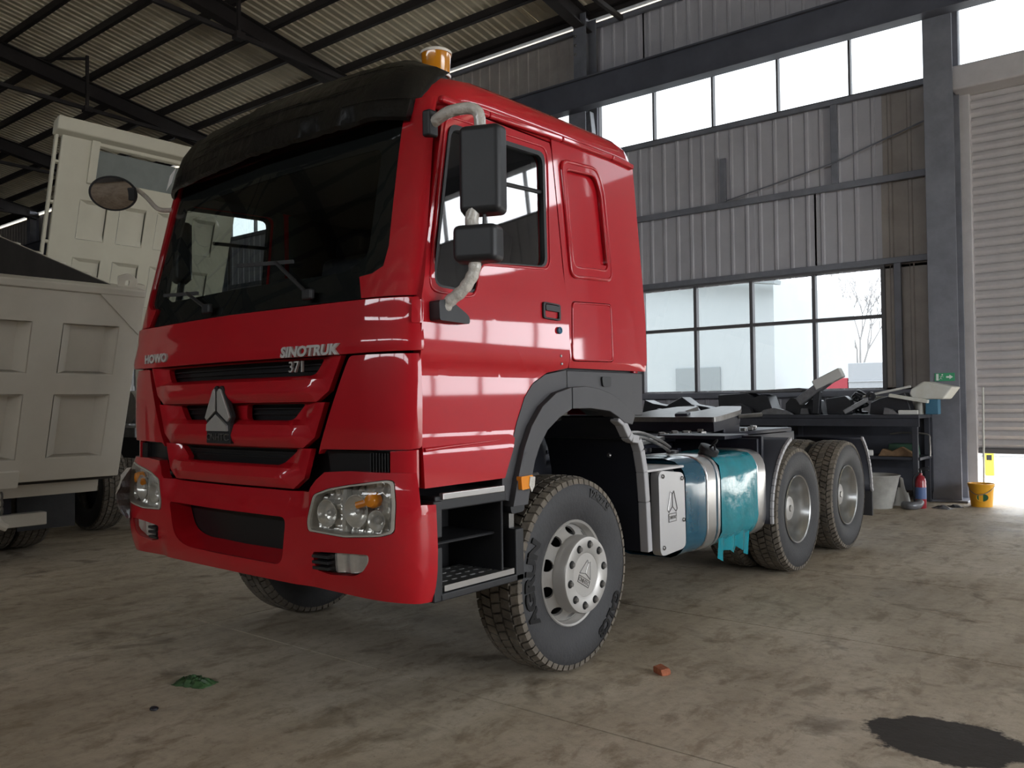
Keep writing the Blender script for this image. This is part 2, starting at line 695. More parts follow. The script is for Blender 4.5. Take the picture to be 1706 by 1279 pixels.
# ---- back wall
wall_back = setting('wall_back', 'grey ribbed sheet metal wall behind the red tractor truck', 'wall')
LW = (-3.84, .18, 1.56, 3.36)       # lower window x0 x1 z0 z1
SZ0, SZ1 = 6.0, 6.98                # window strip


wk = [0]


def wsheet(x0, x1, z0, z1, m='wall_sheet'):
    bm = bmesh.new()
    wk[0] += 1
    off = .005 * (wk[0] // 5 % 2)
    ribbed(bm, x0, x1, z0, z1, lambda u, v, d: (u, WALL_Y - d + off, v))
    r = bmesh.ops.extrude_face_region(bm, geom=bm.faces[:])
    bmesh.ops.translate(bm, verts=[v for v in r['geom'] if isinstance(v, bmesh.types.BMVert)], vec=(0, .012, 0))
    return finish('wall_sheet', bm, m, wall_back, angle=25)


xs_ = [-16.8 + 1.0 * k for k in range(19)]
xs_[-1] = 1.25
for a, b in zip(xs_, xs_[1:]):
    for z0, z1 in ((0, 1.56), (1.56, 3.36), (3.36, 4.66), (4.66, SZ0), (SZ1, 8.46)):
        m = 'wall_sheet_brown' if (z0 >= SZ1 and a < -5.5) or (z0 < 6 and a > 0) else 'wall_sheet'
        if z0 == 1.56:
            # beside the lower window only
            if b <= LW[0] + 1e-3 or a >= LW[1] - 1e-3:
                wsheet(a, b + .03, z0 - .02, z1 + .02, m)
            else:
                if a < LW[0] - .02:
                    wsheet(a, LW[0], z0, z1, m)
                if b > LW[1] + .02:
                    wsheet(LW[1], b + .03, z0 - .02, z1 + .02, m)
            continue
        wsheet(a, b + .03, z0 - .02, z1 + .02, m)
# far parts of the same wall
bm = bmesh.new()
ribbed(bm, LEFT_X, -16.8, 0, 8.46, lambda u, v, d: (u, WALL_Y - d, v))
finish('far_wall_sheets', bm, 'wall_sheet_brown', wall_back, angle=25)
bm = bmesh.new()
ribbed(bm, 1.25, RIGHT_X, SZ1, 8.46, lambda u, v, d: (u, WALL_Y - d, v))
ribbed(bm, 1.25, 6.6, 5.86, SZ0, lambda u, v, d: (u, WALL_Y - d, v))
ribbed(bm, 6.6, RIGHT_X, 2.75, SZ0, lambda u, v, d: (u, WALL_Y - d, v))
ribbed(bm, 6.55, 7.45, 0, 2.75, lambda u, v, d: (u, WALL_Y - d, v))
ribbed(bm, 7.45, 12.85, 0, 1.56, lambda u, v, d: (u, WALL_Y - d, v))
ribbed(bm, 12.85, RIGHT_X, 0, 2.75, lambda u, v, d: (u, WALL_Y - d, v))
finish('right_wall_sheets', bm, 'wall_sheet', wall_back, angle=25)

for z, h in ((4.66, .10), (3.44, .09), (1.50, .10), (5.96, .07), (7.05, .06), (8.40, .09)):
    bm = bmesh.new()
    bx(bm, -17.0, 1.0, WALL_Y - .10, WALL_Y - .028, z - h / 2, z + h / 2)
    finish('girt', bm, 'steel_column', wall_back, bevel=.008)
for x, z0, z1 in ((-2.28, 4.66, 5.45), (-.45, 4.66, 5.93), (.42, 1.5, 3.4)):
    bm = bmesh.new()
    bx(bm, x - .05, x + .05, WALL_Y - .085, WALL_Y - .028, z0, z1)
    finish('wall_stud', bm, 'steel_column', wall_back, bevel=.008)
bm = bmesh.new()
tube(bm, [(-2.25, WALL_Y - .09, 4.72), (-.5, WALL_Y - .09, 5.02), (.9, WALL_Y - .09, 5.42)], .012, 6)
finish('wall_cable', bm, 'steel_column', wall_back)

# columns (H sections) and crane beam
for x in COLS:
    bm = bmesh.new()
    bx(bm, x - .185, x + .185, 9.08, 9.10, 0, 6.9)
    bx(bm, x - .185, x + .185, 9.47, 9.49, 0, 8.5)
    bx(bm, x - .012, x + .012, 9.10, 9.47, 0, 6.9)
    bx(bm, x - .27, x + .27, 9.0, 9.56, 0, .03)
    bx(bm, x - .14, x + .14, 9.20, 9.215, 6.9, 8.55)
    bx(bm, x - .012, x + .012, 9.20, 9.49, 6.9, 8.55)
    c = finish('column', bm, 'steel_column', wall_back, bevel=.006)
    if x in (COLS[1],):
        for k in range(4):
            bm = bmesh.new()
            lathe(bm, [(0, .001), (0, .028), (.016, .028), (.022, .016), (.022, .001)], 8, 'Y')
            finish('bolt', bm, 'oily_steel', c, loc=(x - .09, 9.20, 8.33 - .17 * k), rot=(PI, 0, 0))
bm = bmesh.new()
bx(bm, LEFT_X + .2, RIGHT_X - .2, 8.84, 9.09, 6.68, 6.70)
bx(bm, LEFT_X + .2, RIGHT_X - .2, 8.84, 9.09, 7.18, 7.21)
bx(bm, LEFT_X + .2, RIGHT_X - .2, 8.90, 8.925, 6.70, 7.18)
finish('crane_beam', bm, 'steel_crane', wall_back, bevel=.004)
bm = bmesh.new()
beam(bm, (-5.55, 9.30, 6.72), (-5.05, 9.30, 5.5), .16, .16)
finish('column_bracket', bm, 'steel_crane', wall_back, bevel=.01)
bm = bmesh.new()
beam(bm, (-4.82, 9.36, 6.74), (-4.70, 9.36, 5.6), .14, .14)
finish('column_bracket', bm, 'junk_grey', wall_back, bevel=.01)

# ---- windows
wcount = [0]


def window(x0, x1, z0, z1, xb, zb, label, y=WALL_Y, fr=.045, glazed=True):
    wcount[0] += 1
    win = setting('window_%d' % wcount[0], label, 'window')
    bm = bmesh.new()
    d0, d1 = y - .06, y + .05
    bx(bm, x0 - fr, x1 + fr, d0, d1, z0 - fr, z0)
    bx(bm, x0 - fr, x1 + fr, d0, d1, z1, z1 + fr)
    bx(bm, x0 - fr, x0, d0, d1, z0, z1)
    bx(bm, x1, x1 + fr, d0, d1, z0, z1)
    finish('window_frame', bm, 'window_frame', win, bevel=.006)
    X = [x0] + xb + [x1]
    Z = [z0] + zb + [z1]
    for x in xb:
        bm = bmesh.new()
        bx(bm, x - fr / 2, x + fr / 2, d0 + .01, d1, z0, z1)
        finish('mullion', bm, 'window_frame', win, bevel=.005)
    for z in zb:
        bm = bmesh.new()
        bx(bm, x0, x1, d0 + .014, d1, z - fr / 2, z + fr / 2)
        finish('transom', bm, 'window_frame', win, bevel=.005)
    for a, b in (zip(X, X[1:]) if glazed else ()):
        for c, d in zip(Z, Z[1:]):
            bm = bmesh.new()
            bm.faces.new([bm.verts.new(q) for q in ((a, y + .012, c), (b, y + .012, c), (b, y + .012, d), (a, y + .012, d))])
            finish('pane', bm, 'window_pane', win, normals=False)
    return win


window(LW[0], LW[1], LW[2], LW[3], [-2.84, -1.84, -.82], [2.64],
       'large eight pane window above the cluttered workbench', fr=.055)
for x in [c for c in COLS if c > -11.5]:
    x0, x1 = x - 5.82, x - .20
    n = 5
    lab = {1.11: 'long frosted clerestory window strip above the workbench wall',
           7.11: 'clerestory window strip above the rolling shutter'}.get(x, 'clerestory window strip further along the hall wall')
    if x < -4:
        lab = 'clerestory window strip beyond the bolted upper column' if x > -6 else 'clerestory window strip seen through the far cab window'
    if x > 12:
        lab = 'clerestory strip with panes left out for brightness above the added lower opening'  # panes omitted here so the strip reflects brighter and adds light
    window(x0, x1, SZ0 + .03, SZ1 - .04, [x0 + (x1 - x0) * k / n for k in range(1, n)], [], lab, fr=.035, glazed=x < 12)

window(7.5, 12.8, 1.6, 2.7, [8.82, 10.15, 11.5], [], 'wide unseen window opening added for daylight past the rolling shutter', glazed=False)  # assumed opening out of view, placed to match reflections on the cab side

# ---- rolling shutter door
door = setting('door_1', 'half raised grey rolling shutter door with ribbed slats', 'door')
DX0, DX1, DZ = 1.40, 6.5, .71
k = 0
z = DZ
sl_me = None
while z < 5.66:
    bm = bmesh.new()
    prof = [(-.004, 0), (.02, .03), (.055, .048), (.09, .03), (.124, -.002), (.124, -.012), (-.004, -.012)]
    A = [bm.verts.new((DX0, WALL_Y + .06 - d, zz)) for zz, d in prof]
    B = [bm.verts.new((DX1, WALL_Y + .06 - d, zz)) for zz, d in prof]
    for q in range(len(prof)):
        q2 = (q + 1) % len(prof)
        bm.faces.new((A[q], A[q2], B[q2], B[q]))
    bm.faces.new(A)
    bm.faces.new(B)
    if sl_me is None:
        o = finish('shutter_slat', bm, 'shutter', door, angle=50)
        sl_me = o.data
    else:
        bm.free()
        o = bpy.data.objects.new('shutter_slat', sl_me)
        COL.objects.link(o)
        o.parent = door
    o.location = (0, 0, z)
    z += .122
bm = bmesh.new()
bx(bm, DX0, DX1, WALL_Y + .0, WALL_Y + .08, DZ - .07, DZ)
finish('bottom_bar', bm, 'window_frame', door, bevel=.01)
for x in (DX0 - .06, DX1 + .06):
    bm = bmesh.new()
    bx(bm, x - .07, x + .07, WALL_Y - .06, WALL_Y + .14, 0, 5.86)
    finish('guide_rail', bm, 'shutter', door, bevel=.01)
bm = bmesh.new()
bx(bm, DX0 - .16, DX1 + .16, WALL_Y - .36, WALL_Y + .1, 5.66, 6.0)
finish('shutter_box', bm, 'shutter', door, bevel=.03)

# ---- roof
ceiling = setting('ceiling', 'cream ribbed metal roof on dark steel rafters and purlins', 'ceiling')
x = LEFT_X
k = 0
while x < RIGHT_X - .1:
    wd = 1.0 if x > -30 else 7.0
    x1 = min(x + wd, RIGHT_X)
    bm = bmesh.new()
    ribbed(bm, x, x1 - .003, RIDGE_Y, WALL_Y + .5, lambda u, v, d: (u, v, roof_z(v) - d + .03), .2, .07, .03)
    r = bmesh.ops.extrude_face_region(bm, geom=bm.faces[:])
    bmesh.ops.translate(bm, verts=[v for v in r['geom'] if isinstance(v, bmesh.types.BMVert)], vec=(0, 0, .012))
    finish('roof_sheet', bm, 'roof_sheet', ceiling, angle=25)
    x = x1
bm = bmesh.new()
ribbed(bm, LEFT_X, RIGHT_X, FRONT_Y - .5, RIDGE_Y, lambda u, v, d: (u, v, roof_z(v) - d + .03), .4, .1, .03)
finish('far_roof_slope', bm, 'roof_sheet', ceiling, angle=25)
ys = [9.42] + [8.58 - .93 * k for k in range(0, 27)]
for y in ys:
    bm = bmesh.new()
    z = roof_z(y)
    bx(bm, LEFT_X, RIGHT_X, y - .035, y + .035, z - .16, z - .01)
    bx(bm, LEFT_X, RIGHT_X, y - .035, y + .055, z - .165, z - .15)
    finish('purlin', bm, 'steel_beam', ceiling)
bm = bmesh.new()
bx(bm, LEFT_X, RIGHT_X, WALL_Y - .10, WALL_Y + .02, 8.53, 8.76)
finish('eave_beam', bm, 'steel_beam', ceiling)
for x in COLS:
    bm = bmesh.new()
    for a, b in (((x, 9.45, roof_z(9.45) - .34), (x, RIDGE_Y, roof_z(RIDGE_Y) - .34)),
                 ((x, RIDGE_Y, roof_z(RIDGE_Y) - .34), (x, FRONT_Y + .1, roof_z(FRONT_Y + .1) - .34))):
        beam(bm, a, b, .02, .34)
        for dz in (-.17, .17):
            beam(bm, Vector(a) + Vector((0, 0, dz)), Vector(b) + Vector((0, 0, dz)), .22, .02)
    finish('rafter', bm, 'steel_beam', ceiling)
for x in [c for c in COLS if c < 2]:
    bm = bmesh.new()
    xa = x + 1.0
    beam(bm, (xa + .25, 1.0, 8.32), (xa - .1, 9.2, 8.2), .07, .08)
    finish('tie_bar', bm, 'steel_beam', ceiling)
    for yy in (5.3, .9):
        bm = bmesh.new()
        beam(bm, (xa + .08, yy, 8.25), (xa + .08, yy, roof_z(yy) - .05), .06, .06)
        bx(bm, xa + .0, xa + .16, yy - .09, yy + .09, 8.17, 8.30)
        finish('hanger', bm, 'steel_beam', ceiling)
    bm = bmesh.new()
    beam(bm, (xa + .08, 5.3, roof_z(5.3) - .12), (x - 3.0, 3.0, roof_z(3.0) - .12), .05, .05)
    finish('sway_brace', bm, 'steel_beam', ceiling)

# ---- the other walls of the hall (seen only in reflections)
bm = bmesh.new()
T = .15
fy0, fy1 = FRONT_Y - T, FRONT_Y
bx(bm, LEFT_X, RIGHT_X, fy0, fy1, 0, 1.56)
bx(bm, LEFT_X, RIGHT_X, fy0, fy1, 1.5, SZ0)
bx(bm, LEFT_X, RIGHT_X, fy0, fy1, SZ1, 9.0)
bx(bm, LEFT_X, -10.5, fy0, fy1, SZ0, SZ1)  # assumed clerestory gap, its length set to light the truck front
for x in COLS:
    bx(bm, x - .2, x + .2, fy0, fy1, SZ0, SZ1)
bm.verts.ensure_lookup_table()
struct(finish('wall_front', bm, 'hall_wall'), 'dull sheet wall with assumed daylight openings facing the truck nose', 'wall')
bm = bmesh.new()
rx0, rx1 = RIGHT_X, RIGHT_X + T
bx(bm, rx0, rx1, FRONT_Y, WALL_Y, 4.6, 11.6)  # doorway below is assumed, sized to bring more light in from the right
bx(bm, rx0, rx1, 5.0, WALL_Y, 0, 4.6)
bx(bm, rx0, rx1, FRONT_Y, -2.0, 0, 4.6)
struct(finish('wall_right', bm, 'hall_wall'), 'gable end wall with one unseen doorway added for daylight', 'wall')
bm = bmesh.new()
bx(bm, LEFT_X - T, LEFT_X, FRONT_Y, WALL_Y, 0, 11.6)
struct(finish('wall_left', bm, 'hall_wall'), 'dark gable wall at the dim end of the hall', 'wall')

# ---- outdoors
bm = bmesh.new()
bx(bm, -90, 80, WALL_Y + .25, 90, -.14, -.02)
bx(bm, RIGHT_X + .2, 80, -60, WALL_Y + .24, -.14, -.02)
bx(bm, -90, RIGHT_X + .19, -60, FRONT_Y - .2, -.14, -.02)
struct(finish('ground', bm, 'outside_ground'), 'pale yard paving outside the hall', 'ground')
b = empty('yard_building', 'pale plain building across the yard seen through the window panes', 'building', (-12, 22, 0))
bm = bmesh.new()
bx(bm, -18, 5.6, 0, 8, -.1, 5.2)
finish('wall', bm, 'outside_wall', b)
bm = bmesh.new()
beam(bm, (5.9, -.4, 5.0), (-18, -.4, 8.4), .5, .12)
finish('roof_edge', bm, 'outside_trim', b)
for xx in (-4.2, 2.2):
    bm = bmesh.new()
    bx(bm, xx, xx + 1.6, -.06, .02, 0, 2.5)
    finish('doorway', bm, 'outside_trim', b, bevel=.02)
bm = bmesh.new()
bx(bm, -3.1, -2.2, -.5, -.1, 0, 1.9)
tag(finish('yard_crate', bm, 'outside_cream', bevel=.02, loc=(-12, 22, -.02)), 'cream box standing against the pale yard building', 'box')
# bare tree
tr = empty('bare_tree', 'leafless winter tree in the yard beyond the window', 'tree', (-7.55, 34.5, -.02))
bm = bmesh.new()
rnd = random.Random(3)


def grow(p, d, L, r, depth):
    q = p + d * L
    tube(bm, [p, (p + q) / 2 + Vector((rnd.uniform(-.05, .05), rnd.uniform(-.05, .05), 0)) * L, q], r, 6, False, [r, r * .85, r * .7])
    if depth == 0:
        return
    for _ in range(3 if depth > 1 else 4):
        nd = (d + Vector((rnd.uniform(-.55, .55), rnd.uniform(-.55, .55), rnd.uniform(-.05, .45)))).normalized()
        grow(q, nd, L * rnd.uniform(.62, .85), r * .62, depth - 1)


grow(Vector((0, 0, 0)), Vector((0, 0, 1)), 2.2, .09, 5)
finish('branches', bm, 'bark', tr, normals=False)
t = empty('yard_lorry', 'red and white box lorry parked out in the yard', 'lorry', (-4.1, 20.5, -.02))
bm = bmesh.new()
bx(bm, -.6, .36, 0, 2.2, .5, 2.02)
finish('red_panel', bm, 'outside_red', t, bevel=.03)
bm = bmesh.new()
bx(bm, .38, 1.7, 0, 2.2, .5, 2.42)
for k in range(4):
    bx(bm, .38, 1.7, -.03, 0, .75 + .38 * k, .79 + .38 * k)
finish('box_body', bm, 'outside_white', t, bevel=.02)
for xx in (-.1, 1.25):
    bm = bmesh.new()
    lathe(bm, [(0, .01), (0, .45), (.25, .45), (.25, .01)], 24, 'Y')
    finish('wheel', bm, 'rubber', t, loc=(xx, .05, .45))
bo = empty('bollard', 'yellow barrier post with black markings outside the shutter', 'post', (.80, 14.0, -.02))
bm = bmesh.new()
bx(bm, -.075, .075, -.05, .05, 0, 1.1)
finish('post', bm, 'bollard_yellow', bo, bevel=.015)
for zz in (.28, .52):
    bm = bmesh.new()
    bx(bm, -.045, .045, -.053, -.047, zz, zz + .1)
    finish('marking', bm, 'hole_black', bo)
bm = bmesh.new()
bx(bm, -3, 16, 0, .3, 0, 1.35)
tag(finish('yard_wall', bm, 'asphalt_grey', loc=(1, 19.5, -.02), bevel=.02), 'low grey boundary wall beyond the bollard', 'wall')


# ================================================================== red tractor truck
truck = empty('tractor_truck', 'glossy red tractor unit truck with black wrapped visor and amber roof beacon', 'truck')
CX, CY, CZ = 3.7944, -3.6869, 1.4208
FA, FL, FEND = .92, .37, 1.29


def xs(z):
    return lerp(z, [1.0, 1.585, 1.64, 1.95, 3.1], [1.205, 1.205, 1.222, 1.22, 1.151])


def ysh(z):
    return lerp(z, [.5, 1.6, 1.87, 2.64, 2.78, 2.9, 3.05], [0, 0, .012, .20, .24, .27, .32])


def F(s, z, d=0.0):
    """front skin of the cab: s runs round the nose, z is height, d is outwards"""
    sg = -1 if s < 0 else 1
    t = abs(s)
    if t <= FA:
        x, y = t, .03 * (t / FA) ** 2
        nx, ny = .07 * t / FA, -1.0
    elif t <= FEND:
        th = (t - FA) / FL * PI / 2
        x, y = FA + .30 * math.sin(th), .03 + .12 * (1 - math.cos(th))
        nx, ny = math.sin(th) / .30 + .3 * math.cos(th), -math.cos(th) / .12
    else:
        x, y = 1.22, .15 + (t - FEND)
        nx, ny = 1.0, 0.0
    q = math.hypot(nx, ny)
    y = y * lerp(z, [1.9, 2.75], [1.0, .5]) if t <= FEND else y
    if sg < 0:
        y += .095 * t / FEND * lerp(z, [.5, 1.7, 2.7], [.55, .75, 1])
    k = lerp(z, [1.95, 3.1], [1.0, 1.151 / 1.22])
    return Vector((sg * (x + d * nx / q) * k, -1.255 + ysh(z) + y + d * ny / q, z))


def XS(x):
    """front x to skin parameter s"""
    t = abs(x)
    if t > FA:
        t = FA + FL * math.asin(min(1, (t - FA) / .30)) / (PI / 2)
    return math.copysign(t, x)


def S(sg):
    if sg > 0:
        return lambda y, z, d=0.0: Vector((xs(z) + d, y, z))
    return lambda y, z, d=0.0: Vector((-xs(z) - d, y + .095 * max(0, min(1, (-.4 - y) / .7)) * lerp(z, [.5, 1.7, 2.7], [.55, .75, 1]), z))


def SP(pts):
    """outlines were measured on the flat side x = 1.22; carry them onto the leaning side"""
    out = []
    for y, z in pts:
        yy, zz = y, z
        for _ in range(4):
            t = (xs(zz) - CX) / (1.22 - CX)
            yy, zz = CY + t * (y - CY), CZ + t * (z - CZ)
        out.append((yy, zz))
    return out


def mirror(pts):
    return [(-a, b) for a, b in reversed(pts)]


# ---- windscreen
wr = [(XS(1.062), 2.81), (XS(1.065), 2.74), (XS(1.06), 2.53), (XS(1.062), 2.33), (XS(1.066), 2.11), (XS(1.05), 2.03), (XS(1.0), 2.0), (.915, 1.992), (.945, 1.888)]
ws_poly = wr + [(a * -1, b) for a, b in reversed(wr)]
plate('windscreen', ws_poly, [], lambda s, z, d: F(s, z, d - .012), 0, 'windscreen', truck, .06, .06)
# black painted band round the glass
inner = [(.93, 2.60), (.93, 2.30), (.93, 2.08), (.80, 2.02), (-.80, 2.02), (-.93, 2.08), (-.93, 2.30), (-.93, 2.60)]
plate('windscreen_border', ws_poly, [rpoly(inner, .05)], lambda s, z, d: F(s, z, d - .026), .006, 'hole_black', truck, .06, .06)

# ---- A pillars (red), each side
for sg in (1, -1):
    pl = [(XS(1.07), 2.80), (XS(1.068), 2.53), (XS(1.07), 2.33), (XS(1.074), 2.11), (XS(1.058), 2.022), (XS(1.0), 1.993), (.922, 1.985), (.95, 1.885), (1.27, 1.885), (1.283, 2.3), (1.283, 2.80)]
    if sg < 0:
        pl = mirror(pl)
    plate('a_pillar', pl, [], F, .05, 'red', truck, .04, .06, bevel=.008)

# ---- nose panel under the windscreen
po = [(-1.278, 1.878), (1.278, 1.878), (1.278, 1.648), (.86, 1.642), (-.86, 1.642), (-1.278, 1.648)]
nose = plate('nose_panel', po, [], lambda s, z, d: F(s, z, d + .012 + .018 * max(0, 1 - abs(z - 1.68) / .1)), .04, 'red', truck, .05, .03, bevel=.01)
# small shut line flap near the door
for sg in (1, -1):
    q = rpoly([(1.20, 1.865), (1.272, 1.865), (1.272, 1.765), (1.20, 1.765)], .012)
    if sg < 0:
        q = mirror(q)
    plate('hinge_cover', q, [], lambda s, z, d: F(s, z, d + .022), .03, 'red', truck, .03, .05, bevel=.006)


def front_text(name, s, cx, cz, size, m, sx=1.0, shear=0.0, d=.03, parent=None, bold=0.0, depth=.012, spacing=1.0):
    bmx = text_mesh(s, size, depth, lambda u, v, w_: F(XS(cx + u), cz + v, d + w_), shear, sx, spacing, bold)
    return finish(name, bmx, m, parent or nose, normals=False, angle=30)


front_text('maker_lettering', 'SINOTRUK', .665, 1.664, .064, 'badge_silver', 1.22, .15, .034, bold=.003)
front_text('model_lettering', 'HOWO', -.755, 1.690, .064, 'badge_silver', 1.35, 0, .032, bold=.003)

# ---- corner panels
for sg in (1, -1):
    cp = [(.902, 1.636), (1.279, 1.636), (1.279, 1.235), (1.20, 1.228), (.72, 1.222), (.695, 1.20)]
    cp = rpoly(cp, [.02, .01, .02, .0, .03, .0])
    if sg < 0:
        cp = mirror(cp)
    plate('corner_panel', cp, [], lambda s, z, d: F(s, z, d + .012 * math.sin((z - 1.2) / .44 * PI) ** .5 if 1.2 < z < 1.64 else d), .035, 'red', truck, .04, .05, bevel=.01)
    # dark opening under the corner panel with fins
    g = [(.70, 1.212), (XS(1.105), 1.218), (XS(1.105), 1.125), (.72, 1.12)]
    if sg < 0:
        g = mirror(g)
    vent = plate('corner_vent', g, [], lambda s, z, d: F(s, z, d - .05), .02, 'dark_grille', truck, .05, .05)
    for k in range(9):
        s0 = .98 + k * .014
        q = [(s0, 1.21), (s0 + .006, 1.21), (s0 + .006, 1.13), (s0, 1.13)]
        if sg < 0:
            q = mirror(q)
        plate('vent_fin', q, [], lambda s, z, d: F(s, z, d - .025), .025, 'black_plastic', vent, .1, .1)
    q = [(XS(1.11), 1.222), (1.279, 1.228), (1.279, 1.06), (XS(1.11), 1.06)]
    if sg < 0:
        q = mirror(q)
    plate('corner_filler', q, [], lambda s, z, d: F(s, z, d - .012), .03, 'red', truck, .04, .05, bevel=.006)

# ---- grille: three stepped bands with dark slots
bands = [((1.435, 1.640), (1.560, 1.634), .672, .655, .84), ((1.225, 1.433), (1.354, 1.432), .56, .50, .745), ((1.035, 1.223), (1.143, 1.220), .495, .42, .655)]
slope_in = lambda z: lerp(z, [1.03, 1.2, 1.40, 1.64], [.60, .660, .745, .868])
for bi, ((z0, z1), (a0, a1), wt, wb, wo) in enumerate(bands):
    e = .012
    outl = [(-slope_in(z1) + e, z1), (slope_in(z1) - e, z1), (slope_in(z0 + .05) - e, z0 + .05), (slope_in(z0) - .07, z0), (-slope_in(z0) + .07, z0), (-slope_in(z0 + .05) + e, z0 + .05)]
    slots = [[(-wt - .04, a1), (wt + .04, a1), (wb, a0), (-wb, a0)]]
    if bi == 1:
        slots = [[(-wt, a1), (-.15, a1), (-.155, a0), (-wb + .03, a0)], [(.125, a1), (wt + .02, a1), (wb, a0), (.14, a0)]]
    hz = [[(x, z - .004) for x, z in rpoly(sl, .025)] for sl in slots]

    def gm(s, z, d, z0=z0, z1=z1, a0=a0, a1=a1):
        # recessed beside the slot, swelling to a lip below it
        t = (z - z0) / (z1 - z0)
        side = max(0.0, min(1.0, (abs(s) - (slope_in(z) - .16)) / .10))
        prof = lerp(t, [0, .06, .25, .50, .62, 1.0], [.010, .026, .036, .018, -.018, -.030])
        return F(s, z, d + prof * (1 - side) + .010 * side)
    gb = plate('grille_band', outl, hz, gm, .030, 'red', truck, .05, .025, bevel=.006)
    for sl in slots:
        q = [(x * 1.0, z) for x, z in sl]
        xa, xb = min(p[0] for p in q) - .02, max(p[0] for p in q) + .02
        bk = plate('grille_slot', [(xa, a1 + .0), (xb, a1 + .0), (xb, a0 - .01), (xa, a0 - .01)], [], lambda s, z, d: F(s, z, d - .075), .02, 'dark_grille', gb, .08, .05)
        for kk in range(2):
            zz = a0 + (a1 - a0) * (kk + 1) / 3
            plate('grille_fin', [(xa, zz + .004), (xb, zz + .004), (xb, zz - .004), (xa, zz - .004)], [], lambda s, z, d: F(s, z, d - .062), .02, 'dark_grille', gb, .1, .1)
    if bi == 0:
        front_text('power_lettering', '371', .535, 1.597, .074, 'badge_silver', 1.05, .0, -.012, gb, bold=0)
# dark backing behind the whole nose
plate('nose_backing', [(-.95, 1.64), (.95, 1.64), (.95, 1.05), (-.95, 1.05)], [], lambda s, z, d: F(s, z, d - .10), .02, 'dark_grille', truck, .1, .2)

# ---- emblem
ez = .038


def efn(cx, cz, k=1.0):
    return lambda u, v, d: F(cx + u * k, cz + v * k, ez + d)


plate('emblem_base', rpoly([(-.112, -.140), (.112, -.140), (.108, -.040), (.128, -.005), (.05, .135), (.028, .150), (.006, .128), (-.014, .150), (-.04, .135), (-.122, -.005), (-.108, -.040)], .006), [], efn(-.03, 1.375), .022, 'black_plastic', truck, .06, .06, bevel=.002)
emb = truck.children[-1]
for nm, pg in (('emblem_blade', [(-.112, -.012), (-.034, .126), (-.018, .134), (-.010, .122), (-.012, .020), (-.095, -.026)]),
               ('emblem_blade', [(.120, -.010), (.044, .126), (.030, .134), (.008, .116), (.010, .020), (.098, -.032)]),
               ('emblem_blade', [(-.094, -.045), (-.002, .006), (.090, -.050), (.094, -.078), (-.098, -.078)])):
    plate(nm, pg, [], lambda u, v, d: F(-.03 + u, 1.375 + v, ez + .012 + d), .012, 'wheel_silver', emb, .08, .08, bevel=.003)
front_text('emblem_lettering', 'CNHTC', -.03, 1.265, .050, 'oily_steel', 1.15, 0, ez + .004, emb, depth=.008)

# ---- bumper
bt = [(1.235, 1.128), (.90, 1.130), (.745, 1.120), (.70, 1.085), (.655, 1.028), (.50, 1.022)]
bo = bt + [(-a, b) for a, b in reversed(bt)]
bo += [(-1.245, .995), (-1.335, .990), (-1.345, .572), (-1.05, .585), (-.60, .605), (0, .612), (.60, .605), (1.05, .585), (1.345, .572), (1.335, .990), (1.245, .995)]
lampR = [(.675, .860), (.668, .905), (.705, 1.018), (.80, 1.048), (XS(1.10), 1.094), (XS(1.135), 1.09), (XS(1.145), 1.0), (XS(1.14), .885), (XS(1.09), .868), (.90, .850)]
fogR = [(.69, .765), (.80, .772), (XS(1.035), .783), (XS(1.035), .752), (XS(1.0), .705), (.945, .682), (.80, .672), (.71, .685)]
intake = rpoly([(-.57, .908), (.50, .905), (.485, .685), (-.36, .69), (-.50, .735)], [.03, .04, .05, .1, .1])


def bfn(s, z, d):
    t = lerp(z, [.57, .63, .70, .80, .98, 1.05, 1.13], [.0, .020, .034, .040, .036, .030, .008])
    c = max(0, min(1, (abs(s) - .58) / .09))
    mid = lerp(z, [.6, .66, .93, .97, 1.03], [.03, .045, .03, .0, -.01])
    return F(s, z, d + t * c + mid * (1 - c))


lR, lL = lampR, mirror(lampR)
fR, fL = rpoly(fogR, .02), mirror(rpoly(fogR, .02))


def grow2(pts, k):
    cx = sum(p[0] for p in pts) / len(pts)
    cz = sum(p[1] for p in pts) / len(pts)
    return [(cx + (a - cx) * k, cz + (b - cz) * k) for a, b in pts]


hl = rpoly(grow2(lampR, 1.06), .02)
bump = plate('bumper', bo, [intake, hl, mirror(hl), fR, fL], bfn, .05, 'red', truck, .045, .035, bevel=.012, seg=3)
# intake: sloped red scoop, dark mesh behind
plate('intake_mesh', [(-.60, .93), (.54, .93), (.54, .655), (-.60, .655)], [], lambda s, z, d: F(s, z, d - .09), .02, 'dark_grille', bump, .1, .1)
bm = bmesh.new()
loop = intake
n = len(loop)
for k in range(n):
    a, b = loop[k], loop[(k + 1) % n]
    v = [bm.verts.new(p) for p in (bfn(*a, -.01), bfn(*b, -.01), F(b[0] * .985, .83 + (b[1] - .83) * .74, -.085), F(a[0] * .985, .83 + (a[1] - .83) * .74, -.085))]
    bm.faces.new(v)
bmesh.ops.remove_doubles(bm, verts=bm.verts, dist=1e-5)
finish('intake_lip', bm, 'red', bump)
bm = bmesh.new()
lathe(bm, [(0, .018), (0, .03), (.03, .03), (.03, .018)], 20, 'Y', close=True)
finish('tow_eye', bm, 'black_plastic', bump, loc=tuple(F(.42, .81, -.05)))
bm = bmesh.new()
lathe(bm, [(0, .004), (0, .028), (.03, .028)], 16, 'Y')
finish('horn', bm, 'black_plastic', bump, loc=tuple(F(.40, .83, -.07)))
